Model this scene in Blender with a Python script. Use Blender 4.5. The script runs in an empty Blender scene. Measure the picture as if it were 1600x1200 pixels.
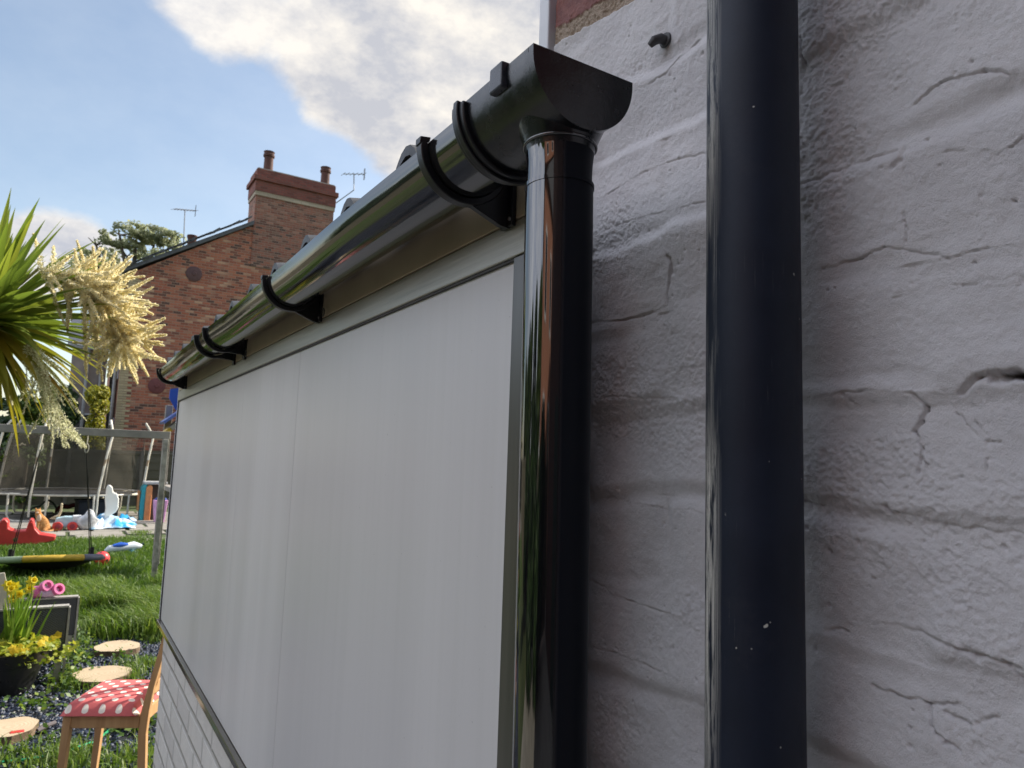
import bpy, math, random
import numpy as np
from math import radians as R, sin, cos, pi
from mathutils import Vector, Matrix
random.seed(7); rng = np.random.default_rng(7)
S = bpy.context.scene
col = S.collection

# ------------------------------------------------------------------ camera
H = 1.6
F = 1120.0
_Y = np.array([99-800, 703-600, F]); _Y = _Y/np.linalg.norm(_Y)
_Z = np.array([1135-800, -9300-600, F]); _Z = _Z-(_Z@_Y)*_Y; _Z /= np.linalg.norm(_Z)
_X = np.cross(_Y, _Z)
M3 = np.stack([_X, _Y, _Z])          # world = M3 @ (right, down, forward)
CAM = np.array([0, 0, H])
def ray(u, v): return M3 @ np.array([u-800., v-600., F])
def onx(u, v, x): d = ray(u, v); return d*x/d[0]+CAM      # measured points of the place
def ony(u, v, y): d = ray(u, v); return d*y/d[1]+CAM
def gp(u, v, z=0): d = ray(u, v); return d*(z-H)/d[2]+CAM
def P(u, v, dep): return ray(u, v)/F*dep+CAM
cd = bpy.data.cameras.new('camera'); cam = bpy.data.objects.new('camera', cd); col.objects.link(cam)
right = M3 @ np.array([1, 0, 0]); up = M3 @ np.array([0, -1, 0]); back = M3 @ np.array([0, 0, -1])
mw = Matrix.Identity(4)
for i in range(3):
    mw[i][0] = right[i]; mw[i][1] = up[i]; mw[i][2] = back[i]; mw[i][3] = CAM[i]
cam.matrix_world = mw
cd.sensor_width = 36; cd.lens = 36*F/1600; cd.clip_start = .02; cd.clip_end = 3000
cd.dof.use_dof = True; cd.dof.focus_distance = .75; cd.dof.aperture_fstop = 20
S.camera = cam

# ------------------------------------------------------------------ light
SUN_AZ, SUN_EL = R(80), R(38)       # azimuth clockwise from +Y
sun_dir = Vector((sin(SUN_AZ)*cos(SUN_EL), cos(SUN_AZ)*cos(SUN_EL), sin(SUN_EL)))
sd = bpy.data.lights.new('sun', 'SUN'); sd.energy = 4.1; sd.angle = R(.55); sd.color = (1, .93, .80)
so = bpy.data.objects.new('sun', sd); col.objects.link(so); so.rotation_euler = sun_dir.to_track_quat('Z', 'Y').to_euler()
so.location = (20, 5, 20)
W = bpy.data.worlds.new('World'); S.world = W; W.use_nodes = True
nt = W.node_tree; nt.nodes.clear()
def wn(t, **k):
    n = nt.nodes.new(t)
    for a, b in k.items(): setattr(n, a, b)
    return n
out = wn('ShaderNodeOutputWorld'); bg = wn('ShaderNodeBackground'); bg.inputs[1].default_value = .15
sky = wn('ShaderNodeTexSky', sky_type='NISHITA', sun_disc=False, sun_elevation=SUN_EL, sun_rotation=SUN_AZ)
sky.air_density = 1.0; sky.dust_density = 1.2; sky.ozone_density = 1.2
tc = wn('ShaderNodeTexCoord'); L = nt.links.new
nrm = wn('ShaderNodeVectorMath', operation='NORMALIZE'); L(tc.outputs['Generated'], nrm.inputs[0])
mp = wn('ShaderNodeMapping'); mp.inputs['Scale'].default_value = (1, 1, 1.7); L(nrm.outputs[0], mp.inputs[0])
n1 = wn('ShaderNodeTexNoise'); n1.inputs['Scale'].default_value = 3.4; n1.inputs['Detail'].default_value = 9; n1.inputs['Roughness'].default_value = .58
n1.inputs['Distortion'].default_value = .25; L(mp.outputs[0], n1.inputs['Vector'])
def blob(u, v, rad, amp):
    d = ray(u, v); d = d/np.linalg.norm(d)
    dt = wn('ShaderNodeVectorMath', operation='DOT_PRODUCT'); L(nrm.outputs[0], dt.inputs[0]); dt.inputs[1].default_value = tuple(d)
    mr = wn('ShaderNodeMapRange'); mr.inputs['From Min'].default_value = cos(rad); mr.inputs['From Max'].default_value = 1
    mr.inputs['To Min'].default_value = 0; mr.inputs['To Max'].default_value = amp; mr.interpolation_type = 'SMOOTHSTEP'
    L(dt.outputs['Value'], mr.inputs['Value']); return mr.outputs[0]
acc = n1.outputs['Fac']
# where the cloud banks stand in the sky (directions)
for b in ((700, 40, .30, .19), (610, 140, .18, .30), (770, 170, .2, .22), (470, 5, .20, .40), (245, -20, .14, .46), (90, 395, .11, .62), (1100, -100, .5, .3),
          (300, 260, .40, -.42), (100, 170, .2, -.3), (560, 270, .08, -.1)):
    s = blob(*b); a = wn('ShaderNodeMath', operation='ADD'); L(acc, a.inputs[0]); L(s, a.inputs[1]); acc = a.outputs[0]
ramp = wn('ShaderNodeMapRange'); ramp.inputs['From Min'].default_value = .52; ramp.inputs['From Max'].default_value = .68; ramp.inputs['To Min'].default_value = .10; ramp.interpolation_type = 'SMOOTHSTEP'
L(acc, ramp.inputs['Value'])
n2 = wn('ShaderNodeTexNoise'); n2.inputs['Scale'].default_value = 9; n2.inputs['Detail'].default_value = 7; L(mp.outputs[0], n2.inputs['Vector']); n2.inputs['Roughness'].default_value = .62
cr = wn('ShaderNodeValToRGB'); cr.color_ramp.elements[0].position = .36; cr.color_ramp.elements[0].color = (2.15, 2.2, 2.4, 1)
cr.color_ramp.elements[1].position = .62; cr.color_ramp.elements[1].color = (3.75, 3.55, 3.25, 1); L(n2.outputs['Fac'], cr.inputs[0])
# added unseen cloud bank opposite the sun, brightened to fill the shaded walls
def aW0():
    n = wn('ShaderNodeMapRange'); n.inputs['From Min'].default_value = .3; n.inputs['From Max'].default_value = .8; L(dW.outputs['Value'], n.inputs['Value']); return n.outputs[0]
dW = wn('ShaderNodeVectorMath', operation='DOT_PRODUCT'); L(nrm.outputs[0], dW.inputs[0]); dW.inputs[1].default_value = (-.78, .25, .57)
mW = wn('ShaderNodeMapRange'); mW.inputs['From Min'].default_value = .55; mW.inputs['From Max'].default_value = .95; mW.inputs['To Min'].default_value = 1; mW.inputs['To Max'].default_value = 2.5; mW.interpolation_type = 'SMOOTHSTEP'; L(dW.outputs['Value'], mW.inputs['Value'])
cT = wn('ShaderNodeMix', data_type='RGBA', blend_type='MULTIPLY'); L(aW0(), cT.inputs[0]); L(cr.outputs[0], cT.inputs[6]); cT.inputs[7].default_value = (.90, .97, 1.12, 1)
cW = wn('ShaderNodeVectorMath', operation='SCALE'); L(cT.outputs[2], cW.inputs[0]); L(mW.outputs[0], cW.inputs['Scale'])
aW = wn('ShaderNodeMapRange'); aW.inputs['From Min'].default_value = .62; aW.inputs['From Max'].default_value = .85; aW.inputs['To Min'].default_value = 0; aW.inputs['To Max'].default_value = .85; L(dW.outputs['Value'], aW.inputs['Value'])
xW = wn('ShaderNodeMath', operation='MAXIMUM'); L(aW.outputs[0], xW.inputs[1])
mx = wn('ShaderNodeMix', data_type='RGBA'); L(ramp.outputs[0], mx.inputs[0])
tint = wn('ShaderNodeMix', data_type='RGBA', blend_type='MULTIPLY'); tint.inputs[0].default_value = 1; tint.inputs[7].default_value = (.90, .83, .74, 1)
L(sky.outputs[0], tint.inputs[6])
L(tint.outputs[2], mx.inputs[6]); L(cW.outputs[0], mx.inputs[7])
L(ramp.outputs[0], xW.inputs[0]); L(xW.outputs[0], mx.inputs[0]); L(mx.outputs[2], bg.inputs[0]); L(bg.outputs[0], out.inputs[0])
S.view_settings.view_transform = 'Standard'; S.view_settings.look = 'None'; S.view_settings.exposure = .9; S.view_settings.gamma = 1
S.cycles.max_bounces = 8; S.cycles.caustics_reflective = False; S.cycles.caustics_refractive = False

# ------------------------------------------------------------------ materials
class NT:
    def __init__(s, name):
        s.m = bpy.data.materials.new(name); s.m.use_nodes = True; s.t = s.m.node_tree
        s.b = s.t.nodes['Principled BSDF']; s.o = s.t.nodes['Material Output']
        s.tc = s.n('ShaderNodeTexCoord'); s.obj = s.tc.outputs['Object']
    def n(s, t, **k):
        n = s.t.nodes.new(t)
        for a, b in k.items(): setattr(n, a, b)
        return n
    def l(s, a, b): s.t.links.new(a, b)
    def set(s, n, i, v):
        if hasattr(v, 'is_output') or isinstance(v, bpy.types.NodeSocket): s.l(v, n.inputs[i])
        else: n.inputs[i].default_value = v
    def math(s, op, a, b=0., c=0.):
        n = s.n('ShaderNodeMath', operation=op); s.set(n, 0, a); s.set(n, 1, b); s.set(n, 2, c); return n.outputs[0]
    def map(s, sc): n = s.n('ShaderNodeMapping'); n.inputs['Scale'].default_value = sc; s.l(s.obj, n.inputs[0]); return n.outputs[0]
    def noise(s, scale, detail=4, rough=.55, vec=None, dist=0):
        n = s.n('ShaderNodeTexNoise'); n.inputs['Scale'].default_value = scale; n.inputs['Detail'].default_value = detail
        n.inputs['Roughness'].default_value = rough; n.inputs['Distortion'].default_value = dist; s.l(vec or s.obj, n.inputs['Vector']); return n.outputs['Fac']
    def rng(s, v, a, b, c=0., d=1.):
        n = s.n('ShaderNodeMapRange'); s.set(n, 0, v); n.inputs[1].default_value = a; n.inputs[2].default_value = b; n.inputs[3].default_value = c; n.inputs[4].default_value = d; return n.outputs[0]
    def mix(s, f, a, b, bt='MIX'):
        n = s.n('ShaderNodeMix', data_type='RGBA', blend_type=bt); s.set(n, 0, f)
        for i, x in ((6, a), (7, b)): s.set(n, i, x if isinstance(x, bpy.types.NodeSocket) else (*x[:3], 1))
        return n.outputs[2]
    def ramp(s, f, *st):
        n = s.n('ShaderNodeValToRGB'); e = n.color_ramp.elements
        while len(e) < len(st): e.new(.5)
        for i, (p, c) in enumerate(st): e[i].position = p; e[i].color = (*c, 1)
        s.l(f, n.inputs[0]); return n.outputs[0]
    def bump(s, h, st=.5, dist=.001, prev=None):
        n = s.n('ShaderNodeBump'); n.inputs['Strength'].default_value = st; n.inputs['Distance'].default_value = dist; s.l(h, n.inputs['Height'])
        if prev: s.l(prev, n.inputs['Normal'])
        return n.outputs[0]
    def P(s, **k):
        for a, v in k.items():
            nm = {'c': 'Base Color', 'r': 'Roughness', 'm': 'Metallic', 'ior': 'IOR', 'n': 'Normal', 'coat': 'Coat Weight', 'cr': 'Coat Roughness', 'ci': 'Coat IOR', 'sp': 'Specular IOR Level', 'sh': 'Sheen Weight'}[a]
            if a == 'c' and not isinstance(v, bpy.types.NodeSocket): v = (*v[:3], 1)
            s.set(s.b, nm, v)
        return s.m

def simple(name, c, r=.6, var=.18, scale=12, m=0., bump=0, bs=60, ior=1.5, coat=0):
    t = NT(name); f = t.noise(scale, 5, .6)
    cc = t.mix(t.rng(f, .3, .7), tuple(x*(1-var) for x in c), tuple(min(1, x*(1+var)) for x in c))
    t.P(c=cc, r=t.rng(t.noise(scale*2.3, 3), .3, .7, max(0, r-.07), min(1, r+.07)), m=m, ior=ior, coat=coat)
    if bump: t.P(n=t.bump(t.noise(bs, 5, .65), .6, bump))
    return t.m

def leafmat(name, c1, c2, c3=None, trans=.45, r=.5, tt=(1, 1, .55)):
    t = NT(name); g = t.n('ShaderNodeNewGeometry'); f = g.outputs['Random Per Island']
    st = ((0, c1), (1, c2)) if c3 is None else ((0, c1), (.55, c2), (1, c3))
    c = t.ramp(f, *st); t.P(c=c, r=r)
    tr = t.n('ShaderNodeBsdfTranslucent'); t.l(t.mix(1, c, tt, 'MULTIPLY'), tr.inputs[0])
    mx = t.n('ShaderNodeMixShader'); mx.inputs[0].default_value = trans
    t.l(t.b.outputs[0], mx.inputs[1]); t.l(tr.outputs[0], mx.inputs[2]); t.l(mx.outputs[0], t.o.inputs[0]); return t.m

def brickmat(name, cols, mortar, bw=.225, bh=.075, mw_=.010, bump=.006, var=.25, off=(0, 0), big=None, rough=.85):
    t = NT(name); sp = t.n('ShaderNodeSeparateXYZ'); t.l(t.obj, sp.inputs[0])
    u0 = t.math('ADD', sp.outputs[0], sp.outputs[1])
    wob = t.math('MULTIPLY', t.math('SUBTRACT', t.noise(7, 3), .5), .012)
    u0 = t.math('ADD', u0, wob)
    zz = t.math('ADD', t.math('ADD', sp.outputs[2], off[1]), t.math('MULTIPLY', t.math('SUBTRACT', t.noise(3, 3), .5), .012))
    v = t.math('DIVIDE', zz, bh); row = t.math('FLOOR', v)
    par = t.math('MODULO', t.math('ABSOLUTE', row), 2.)
    u = t.math('ADD', t.math('DIVIDE', t.math('ADD', u0, off[0]), bw), t.math('MULTIPLY', par, .5)); cl = t.math('FLOOR', u)
    fu = t.math('FRACT', u); fv = t.math('FRACT', v)
    eu = t.math('MULTIPLY', t.math('MINIMUM', fu, t.math('SUBTRACT', 1, fu)), bw)
    ev = t.math('MULTIPLY', t.math('MINIMUM', fv, t.math('SUBTRACT', 1, fv)), bh)
    e = t.math('MINIMUM', eu, ev)
    br = t.rng(e, mw_*.35, mw_*.8)
    cb = t.n('ShaderNodeCombineXYZ'); t.l(cl, cb.inputs[0]); t.l(row, cb.inputs[1])
    wn_ = t.n('ShaderNodeTexWhiteNoise', noise_dimensions='2D'); t.l(cb.outputs[0], wn_.inputs[0])
    val = t.math('ADD', wn_.outputs[0], t.math('MULTIPLY', t.math('SUBTRACT', t.noise(.5, 3), .5), .9)) if big else wn_.outputs[0]
    n = len(cols); c = t.ramp(val, *[(i/(n-1)*.96+.02, x) for i, x in enumerate(cols)])
    c = t.mix(t.rng(t.noise(30, 4, .7), .3, .7, 0, var), c, (.5, .5, .5), 'OVERLAY')
    fl = t.rng(t.noise(18, 4, .7), .35, .75, 0, .5); c = t.mix(fl, c, mortar)
    c = t.mix(br, mortar, c)
    t.P(c=c, r=rough, n=t.bump(t.math('ADD', br, t.math('MULTIPLY', t.noise(90, 4), .4)), .8, bump)); return t.m

# ------------------------------------------------------------------ mesh builder
def bc(o):
    v = np.zeros(3)
    while o is not None: v = v+np.array(o.location); o = o.parent
    return v
class MB:
    def __init__(s): s.v = []; s.f = []; s.n = 0
    def mesh(s, v, f): s.v += [tuple(map(float, p)) for p in v]; s.f += [tuple(i+s.n for i in q) for q in f]; s.n += len(v); return s
    def box(s, a, b, T=None):
        (x0, y0, z0), (x1, y1, z1) = a, b
        v = [(x0, y0, z0), (x1, y0, z0), (x1, y1, z0), (x0, y1, z0), (x0, y0, z1), (x1, y0, z1), (x1, y1, z1), (x0, y1, z1)]
        if T is not None: v = [tuple(T @ Vector(p)) for p in v]
        return s.mesh(v, [(0, 3, 2, 1), (4, 5, 6, 7), (0, 1, 5, 4), (1, 2, 6, 5), (2, 3, 7, 6), (3, 0, 4, 7)])
    def bar(s, p, q, w, h, upv=(0, 0, 1)):
        p = Vector(p); q = Vector(q); d = (q-p).normalized(); u = Vector(upv)
        if abs(d.dot(u)) > .98: u = Vector((1, 0, 0))
        r = d.cross(u).normalized()*w/2; u = r.cross(d).normalized()*h/2
        v = [p-r-u, p+r-u, p+r+u, p-r+u, q-r-u, q+r-u, q+r+u, q-r+u]
        return s.mesh(v, [(0, 3, 2, 1), (4, 5, 6, 7), (0, 1, 5, 4), (1, 2, 6, 5), (2, 3, 7, 6), (3, 0, 4, 7)])
    def tube(s, pts, r, seg=10, caps=True, closed=False):
        pts = [Vector(p) for p in pts]; n = len(pts); rr = r if hasattr(r, '__len__') else [r]*n
        V = []; Fc = []; pu = None
        for i, p in enumerate(pts):
            if closed: d = pts[(i+1) % n]-pts[i-1]
            else: d = pts[min(i+1, n-1)]-pts[max(i-1, 0)]
            d.normalize()
            if pu is None: pu = Vector((0, 0, 1)) if abs(d.z) < .9 else Vector((1, 0, 0))
            a = d.cross(pu)
            a.normalize(); b = a.cross(d).normalized(); pu = b
            for k in range(seg):
                t = 2*pi*k/seg; V.append(p+(a*cos(t)+b*sin(t))*rr[i])
        for i in range(n if closed else n-1):
            j = (i+1) % n
            for k in range(seg): k2 = (k+1) % seg; Fc.append((i*seg+k, i*seg+k2, j*seg+k2, j*seg+k))
        if caps and not closed: Fc.append(tuple(range(seg))[::-1]); Fc.append(tuple((n-1)*seg+k for k in range(seg)))
        return s.mesh(V, Fc)
    def lathe(s, prof, c, seg=24, T=None, caps=True, arc=1.):
        V = []; Fc = []; n = len(prof); c = Vector(c)
        for r, z in prof:
            for k in range(seg):
                t = 2*pi*k/seg; p = Vector((r*cos(t), r*sin(t), z))
                if T is not None: p = T @ p
                V.append(p+c)
        for i in range(n-1):
            for k in range(seg): k2 = (k+1) % seg; Fc.append((i*seg+k, i*seg+k2, (i+1)*seg+k2, (i+1)*seg+k))
        if caps: Fc.append(tuple(range(seg))[::-1]); Fc.append(tuple((n-1)*seg+k for k in range(seg)))
        return s.mesh(V, Fc)
    def prism(s, poly, ax, a, b):
        n = len(poly)
        def pt(p, h): return {'y': (p[0], h, p[1]), 'x': (h, p[0], p[1]), 'z': (p[0], p[1], h)}[ax]
        V = [pt(p, a) for p in poly]+[pt(p, b) for p in poly]
        Fc = [tuple(range(n))[::-1], tuple(range(n, 2*n))]+[(i, (i+1) % n, n+(i+1) % n, n+i) for i in range(n)]
        return s.mesh(V, Fc)
    def ball(s, c, r, seg=12, ring=8, T=None):
        r = r if hasattr(r, '__len__') else (r, r, r); pr = [(sin(pi*i/ring), -cos(pi*i/ring)) for i in range(ring+1)]
        V = []; Fc = []
        for a, z in pr:
            for k in range(seg):
                t = 2*pi*k/seg; p = Vector((a*cos(t)*r[0], a*sin(t)*r[1], z*r[2]))
                if T is not None: p = T @ p
                V.append(p+Vector(c))
        for i in range(ring):
            for k in range(seg): k2 = (k+1) % seg; Fc.append((i*seg+k, i*seg+k2, (i+1)*seg+k2, (i+1)*seg+k))
        return s.mesh(V, Fc)
    def build(s, name, m, parent=None, smooth=False, bevel=0, loc=None, bseg=2):
        v = np.array(s.v, float)
        if parent is None:
            o0 = np.array([(v[:, 0].min()+v[:, 0].max())/2, (v[:, 1].min()+v[:, 1].max())/2, v[:, 2].min()]) if loc is None else np.array(loc)
        else: o0 = bc(parent)
        me = bpy.data.meshes.new(name); me.from_pydata((v-o0).tolist(), [], s.f); me.materials.append(m)
        import bmesh
        bm = bmesh.new(); bm.from_mesh(me); bmesh.ops.recalc_face_normals(bm, faces=bm.faces); bm.to_mesh(me); bm.free()
        o = bpy.data.objects.new(name, me); col.objects.link(o)
        if parent is None: o.location = o0
        else: o.parent = parent
        if smooth: me.shade_smooth() if hasattr(me, 'shade_smooth') else None
        if smooth:
            try: me.set_sharp_from_angle(angle=R(40))
            except Exception: pass
        if bevel:
            md = o.modifiers.new('bevel', 'BEVEL'); md.width = bevel; md.segments = bseg; md.limit_method = 'ANGLE'; md.angle_limit = R(35)
        return o
def fast(name, V, Fa, m, parent=None, smooth=False, loc=(0, 0, 0)):
    """numpy mesh: V (n,3), Fa (m,k)"""
    o0 = np.array(loc, float) if parent is None else bc(parent)
    V = (np.asarray(V, float)-o0).astype(np.float32); Fa = np.asarray(Fa, np.int32); k = Fa.shape[1]
    me = bpy.data.meshes.new(name); me.vertices.add(len(V)); me.vertices.foreach_set('co', V.ravel())
    me.loops.add(Fa.size); me.loops.foreach_set('vertex_index', Fa.ravel())
    me.polygons.add(len(Fa)); me.polygons.foreach_set('loop_start', np.arange(0, Fa.size, k, dtype=np.int32))
    me.update(calc_edges=True); me.validate(); me.materials.append(m)
    if smooth: me.polygons.foreach_set('use_smooth', np.ones(len(Fa), bool))
    o = bpy.data.objects.new(name, me); col.objects.link(o)
    if parent is None: o.location = o0
    else: o.parent = parent
    return o
def tag(o, label, cat, group=None):
    o['label'] = label; o['category'] = cat
    if group: o['group'] = group
    return o
def empty(name, loc, label, cat, group=None):
    o = bpy.data.objects.new(name, None); col.objects.link(o); o.location = tuple(float(x) for x in loc); o.empty_display_size = .1
    return tag(o, label, cat, group)
def struct(o, kind='structure'): o['kind'] = kind; return o

def vhash(ix, iy, seed):
    h = (ix*374761393+iy*668265263+seed*974711) & 0xffffffff
    h = ((h ^ (h >> 13))*1274126177) & 0xffffffff
    return ((h ^ (h >> 16)) & 0xffff)/65535.
def vn(x, y, seed=0):
    ix = np.floor(x).astype(np.int64); iy = np.floor(y).astype(np.int64); fx = x-ix; fy = y-iy
    fx = fx*fx*(3-2*fx); fy = fy*fy*(3-2*fy)
    a = vhash(ix, iy, seed); b = vhash(ix+1, iy, seed); c = vhash(ix, iy+1, seed); d = vhash(ix+1, iy+1, seed)
    return (a*(1-fx)+b*fx)*(1-fy)+(c*(1-fx)+d*fx)*fy
def fbm(x, y, seed=0, o=4, g=.5):
    s = 0; a = 1; t = 0
    for i in range(o): s = s+a*(vn(x, y, seed+i)-.5); t += a; a *= g; x = x*2.03+5.1; y = y*2.03+3.7
    return s/t*2
def sstep(a, b, x): t = np.clip((x-a)/(b-a), 0, 1); return t*t*(3-2*t)

# ================================================================== GROUND
t = NT('ground_soil'); c = t.mix(t.rng(t.noise(.6, 6), .35, .65), (.045, .075, .02), (.085, .11, .035)); c = t.mix(t.rng(t.noise(9, 6, .7), .5, .75), c, (.07, .055, .035))
G = t.P(c=c, r=.95, n=t.bump(t.noise(14, 8, .7), .8, .03))
g = MB().mesh([(-260, -200, 0), (260, -200, 0), (260, 320, 0), (-260, 320, 0)], [(0, 1, 2, 3)]).build('ground', G, loc=(0, 0, 0)); struct(g)
t = NT('lawn_soil'); c = t.mix(t.rng(t.noise(1.1, 6), .35, .65), (.05, .085, .018), (.10, .15, .03)); c = t.mix(t.rng(t.noise(5, 6, .7), .56, .78), c, (.06, .045, .03))
LW = t.P(c=c, r=.95, n=t.bump(t.noise(25, 8, .7), .8, .02))
lw = MB().mesh([(-7.9, 8.4, .004), (4, 7.2, .004), (4, 14.6, .004), (-7.9, 14.6, .004)], [(0, 1, 2, 3)]).build('lawn', LW, loc=(0, 0, 0)); struct(lw)
t = NT('slate_bed_soil'); SB = t.P(c=t.mix(t.rng(t.noise(30, 6, .7), .35, .65), (.012, .016, .026), (.04, .045, .055)), r=.8, n=t.bump(t.noise(60, 8, .7), 1, .02))
sb = MB().mesh([(-1.6, 2.9, .003), (1.6, 2.9, .003), (1.6, 7.1, .003), (-1.6, 8.1, .003)], [(0, 1, 2, 3)]).build('path', SB, loc=(0, 0, 0)); struct(sb)
# concrete yard by the house
t = NT('yard_concrete'); c = t.mix(t.rng(t.noise(2.5, 8, .65), .3, .7), (.24, .225, .20), (.38, .36, .32))
YC = t.P(c=c, r=.9, n=t.bump(t.noise(60, 8), .5, .004))
yd = MB().mesh([(-6.5, -6, .005), (.45, -6, .005), (.45, 2.9, .005), (-6.5, 2.9, .005)], [(0, 1, 2, 3)]).build('paving', YC, loc=(0, 0, 0)); struct(yd)
# stone slabs at the end of the garden
SL = simple('slab_stone', (.26, .24, .21), .85, .3, 3, bump=.006, bs=40)
m = MB(); y = 14.5
for j in range(10):
    x = -8+random.random()*.5; dy = random.uniform(.55, .85)
    while x < 5:
        w = random.uniform(.5, 1.0)
        if not (j < 2 and random.random() < .35):
            h = random.uniform(.015, .035); tl = random.uniform(-.006, .006)
            a, b = x+random.uniform(.02, .05), x+w-random.uniform(.02, .05); c0, c1 = y+random.uniform(.02, .06), y+dy-random.uniform(.02, .05)
            m.mesh([(a, c0, 0), (b, c0, 0), (b, c1, 0), (a, c1, 0), (a, c0, h+tl), (b, c0, h), (b, c1, h-tl), (a, c1, h)],
                   [(4, 5, 6, 7), (0, 1, 5, 4), (1, 2, 6, 5), (2, 3, 7, 6), (3, 0, 4, 7)])
        x += w
    y += dy
struct(m.build('stone_paving', SL, loc=(0, 0, 0)))

# grass blades ------------------------------------------------------
def blades(name, xs, ys, hs, ws, m, lean=.5, rnd=rng, wind=(0, 0)):
    n = len(xs); th = rnd.random(n)*2*pi; dx = np.cos(th); dy = np.sin(th)
    ln = hs*lean*rnd.random(n); lt = rnd.random(n)*2*pi
    lx = np.cos(lt)*ln+wind[0]*hs; ly = np.sin(lt)*ln+wind[1]*hs
    b = np.stack([xs, ys, np.zeros(n)], 1); w = np.stack([dx*ws, dy*ws, np.zeros(n)], 1)
    mid = b+np.stack([lx*.35, ly*.35, hs*.62], 1); tip = b+np.stack([lx, ly, hs*(1-.25*lean)], 1)
    V = np.stack([b-w, b+w, mid+w*.7, mid-w*.7, tip+w*.08, tip-w*.08], 1).reshape(-1, 3)
    i = np.arange(n)[:, None]*6
    Fq = np.concatenate([i+np.array([[0, 1, 2, 3]]), i+np.array([[3, 2, 4, 5]])], 0)
    return struct(fast(name, V, Fq, m), 'stuff')
GM = leafmat('grass_blade', (.05, .11, .015), (.09, .18, .025), (.17, .26, .045), .45)
GM2 = leafmat('grass_blade_pale', (.08, .15, .03), (.14, .24, .04), (.24, .30, .08), .45)
def scatter(n, x0, x1, y0, y1, dens=None):
    x = rng.uniform(x0, x1, n); y = rng.uniform(y0, y1, n)
    if dens is not None: k = rng.random(n) < dens(x, y); x, y = x[k], y[k]
    return x, y
worn = lambda x, y: 1-.93*np.exp(-(((x-.25)/.75)**2+((y-10.55)/.42)**2))
x, y = scatter(95000, -2.6, 1.7, 8.1, 15.2, lambda x, y: worn(x, y)*(.35+.65*sstep(.35, .6, vn(x*1.3, y*1.3, 5)))*(1-sstep(14.2, 15.2, y)*.75))
hh = rng.uniform(.04, .10, len(x))*(1+.8*vn(x*1.5, y*1.5, 9)); a = blades('grass', x, y, hh, rng.uniform(.004, .008, len(x)), GM, .7)
x, y = scatter(26000, -.1, 1.45, 6.9, 9.9, lambda x, y: sstep(.30, .55, vn(x*2.2, y*2.2, 21))*np.clip((y-7.0+.35*(x-.5))*3, 0, 1)*np.clip((9.9-y)*1.2, 0, 1))
a = blades('long_grass', x, y, rng.uniform(.13, .30, len(x)), rng.uniform(.003, .007, len(x)), GM2, .9, wind=(-.25, -.1))
# tufts and weeds in the slate bed and at the slab joints
def offdisc(x, y):
    k = np.ones(len(x), bool)
    for ul, ur, v in ((-32, 58, 1137), (114, 204, 1053), (148, 219, 1010)):
        a, b = gp(ul, v, .05), gp(ur, v, .05); c_ = (a+b)/2; r = (b[0]-a[0])/2; k &= np.hypot(x-c_[0], (y-c_[1])/1.12+ .04) > r*.93
    return k
tx, ty = [], []
for (u, v, s, k) in ((130, 990, .16, 240), (245, 1000, .13, 350), (250, 1040, .1, 160), (205, 1062, .1, 160), (110, 1030, .12, 150), (115, 1075, .12, 170), (150, 1075, .1, 120),
                     (70, 1192, .16, 320), (110, 1190, .12, 260), (150, 1200, .14, 160), (205, 1190, .12, 120), (225, 1196, .12, 160), (20, 1182, .1, 90), (215, 855, .25, 500), (175, 845, .3, 500), (145, 858, .3, 500), (218, 835, .2, 300), (110, 868, .3, 500), (100, 828, .25, 150),
                     (210, 1045, .14, 200), (120, 1010, .1, 90)):
    p = gp(u, v); tx.append(rng.normal(p[0], s*.55, k)); ty.append(rng.normal(p[1], s*.8, k))
tx = np.concatenate(tx); ty = np.concatenate(ty)
kk = offdisc(tx, ty); tx, ty = tx[kk], ty[kk]
blades('grass_tufts', tx, ty, rng.uniform(.04, .12, len(tx)), rng.uniform(.003, .006, len(tx)), GM2, .9)
WM = leafmat('weed_leaf', (.05, .11, .02), (.10, .19, .03), (.22, .30, .05), .4)
def leafcloud(name, C, Nrm, size, m, parent=None, aspect=1.6, loc=(0, 0, 0)):
    n = len(C); a = rng.normal(size=(n, 3)); nn = Nrm+rng.normal(size=(n, 3))*.6; nn /= np.linalg.norm(nn, axis=1)[:, None]+1e-9
    a = np.cross(a, nn); a /= np.linalg.norm(a, axis=1)[:, None]+1e-9; b = np.cross(nn, a)
    s = np.asarray(size)[:, None]*np.ones((n, 1)); a = a*s*aspect*.5; b = b*s*.5
    V = np.stack([C-a, C-a*.1+b, C+a, C-a*.1-b], 1).reshape(-1, 3)
    return fast(name, V, np.arange(n*4).reshape(-1, 4), m, parent, loc=loc)
cs = []
for _ in range(26):
    x = random.uniform(-.5, 1.1); yy = random.uniform(3.9, 7.6); k = random.randint(10, 46); s = random.uniform(.04, .12)
    cs.append(np.stack([rng.normal(x, s, k), rng.normal(yy, s, k), np.abs(rng.normal(.02, .03, k))+.01], 1))
for u, v, s in ((115, 1065, .16), (95, 1062, .14), (130, 1015, .12), (128, 1035, .1), (100, 1075, .15), (190, 1028, .08), (185, 1140, .1), (215, 1140, .1)):
    p = gp(u, v); cs.append(np.stack([rng.normal(p[0], s*.5, 130), rng.normal(p[1], s*.8, 130), np.abs(rng.normal(.04, .04, 130))], 1))
C = np.concatenate(cs); C = C[offdisc(C[:, 0], C[:, 1])]; struct(leafcloud('weeds', C, np.tile([0, 0, 1.], (len(C), 1)), rng.uniform(.012, .032, len(C)), WM), 'stuff')
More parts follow.
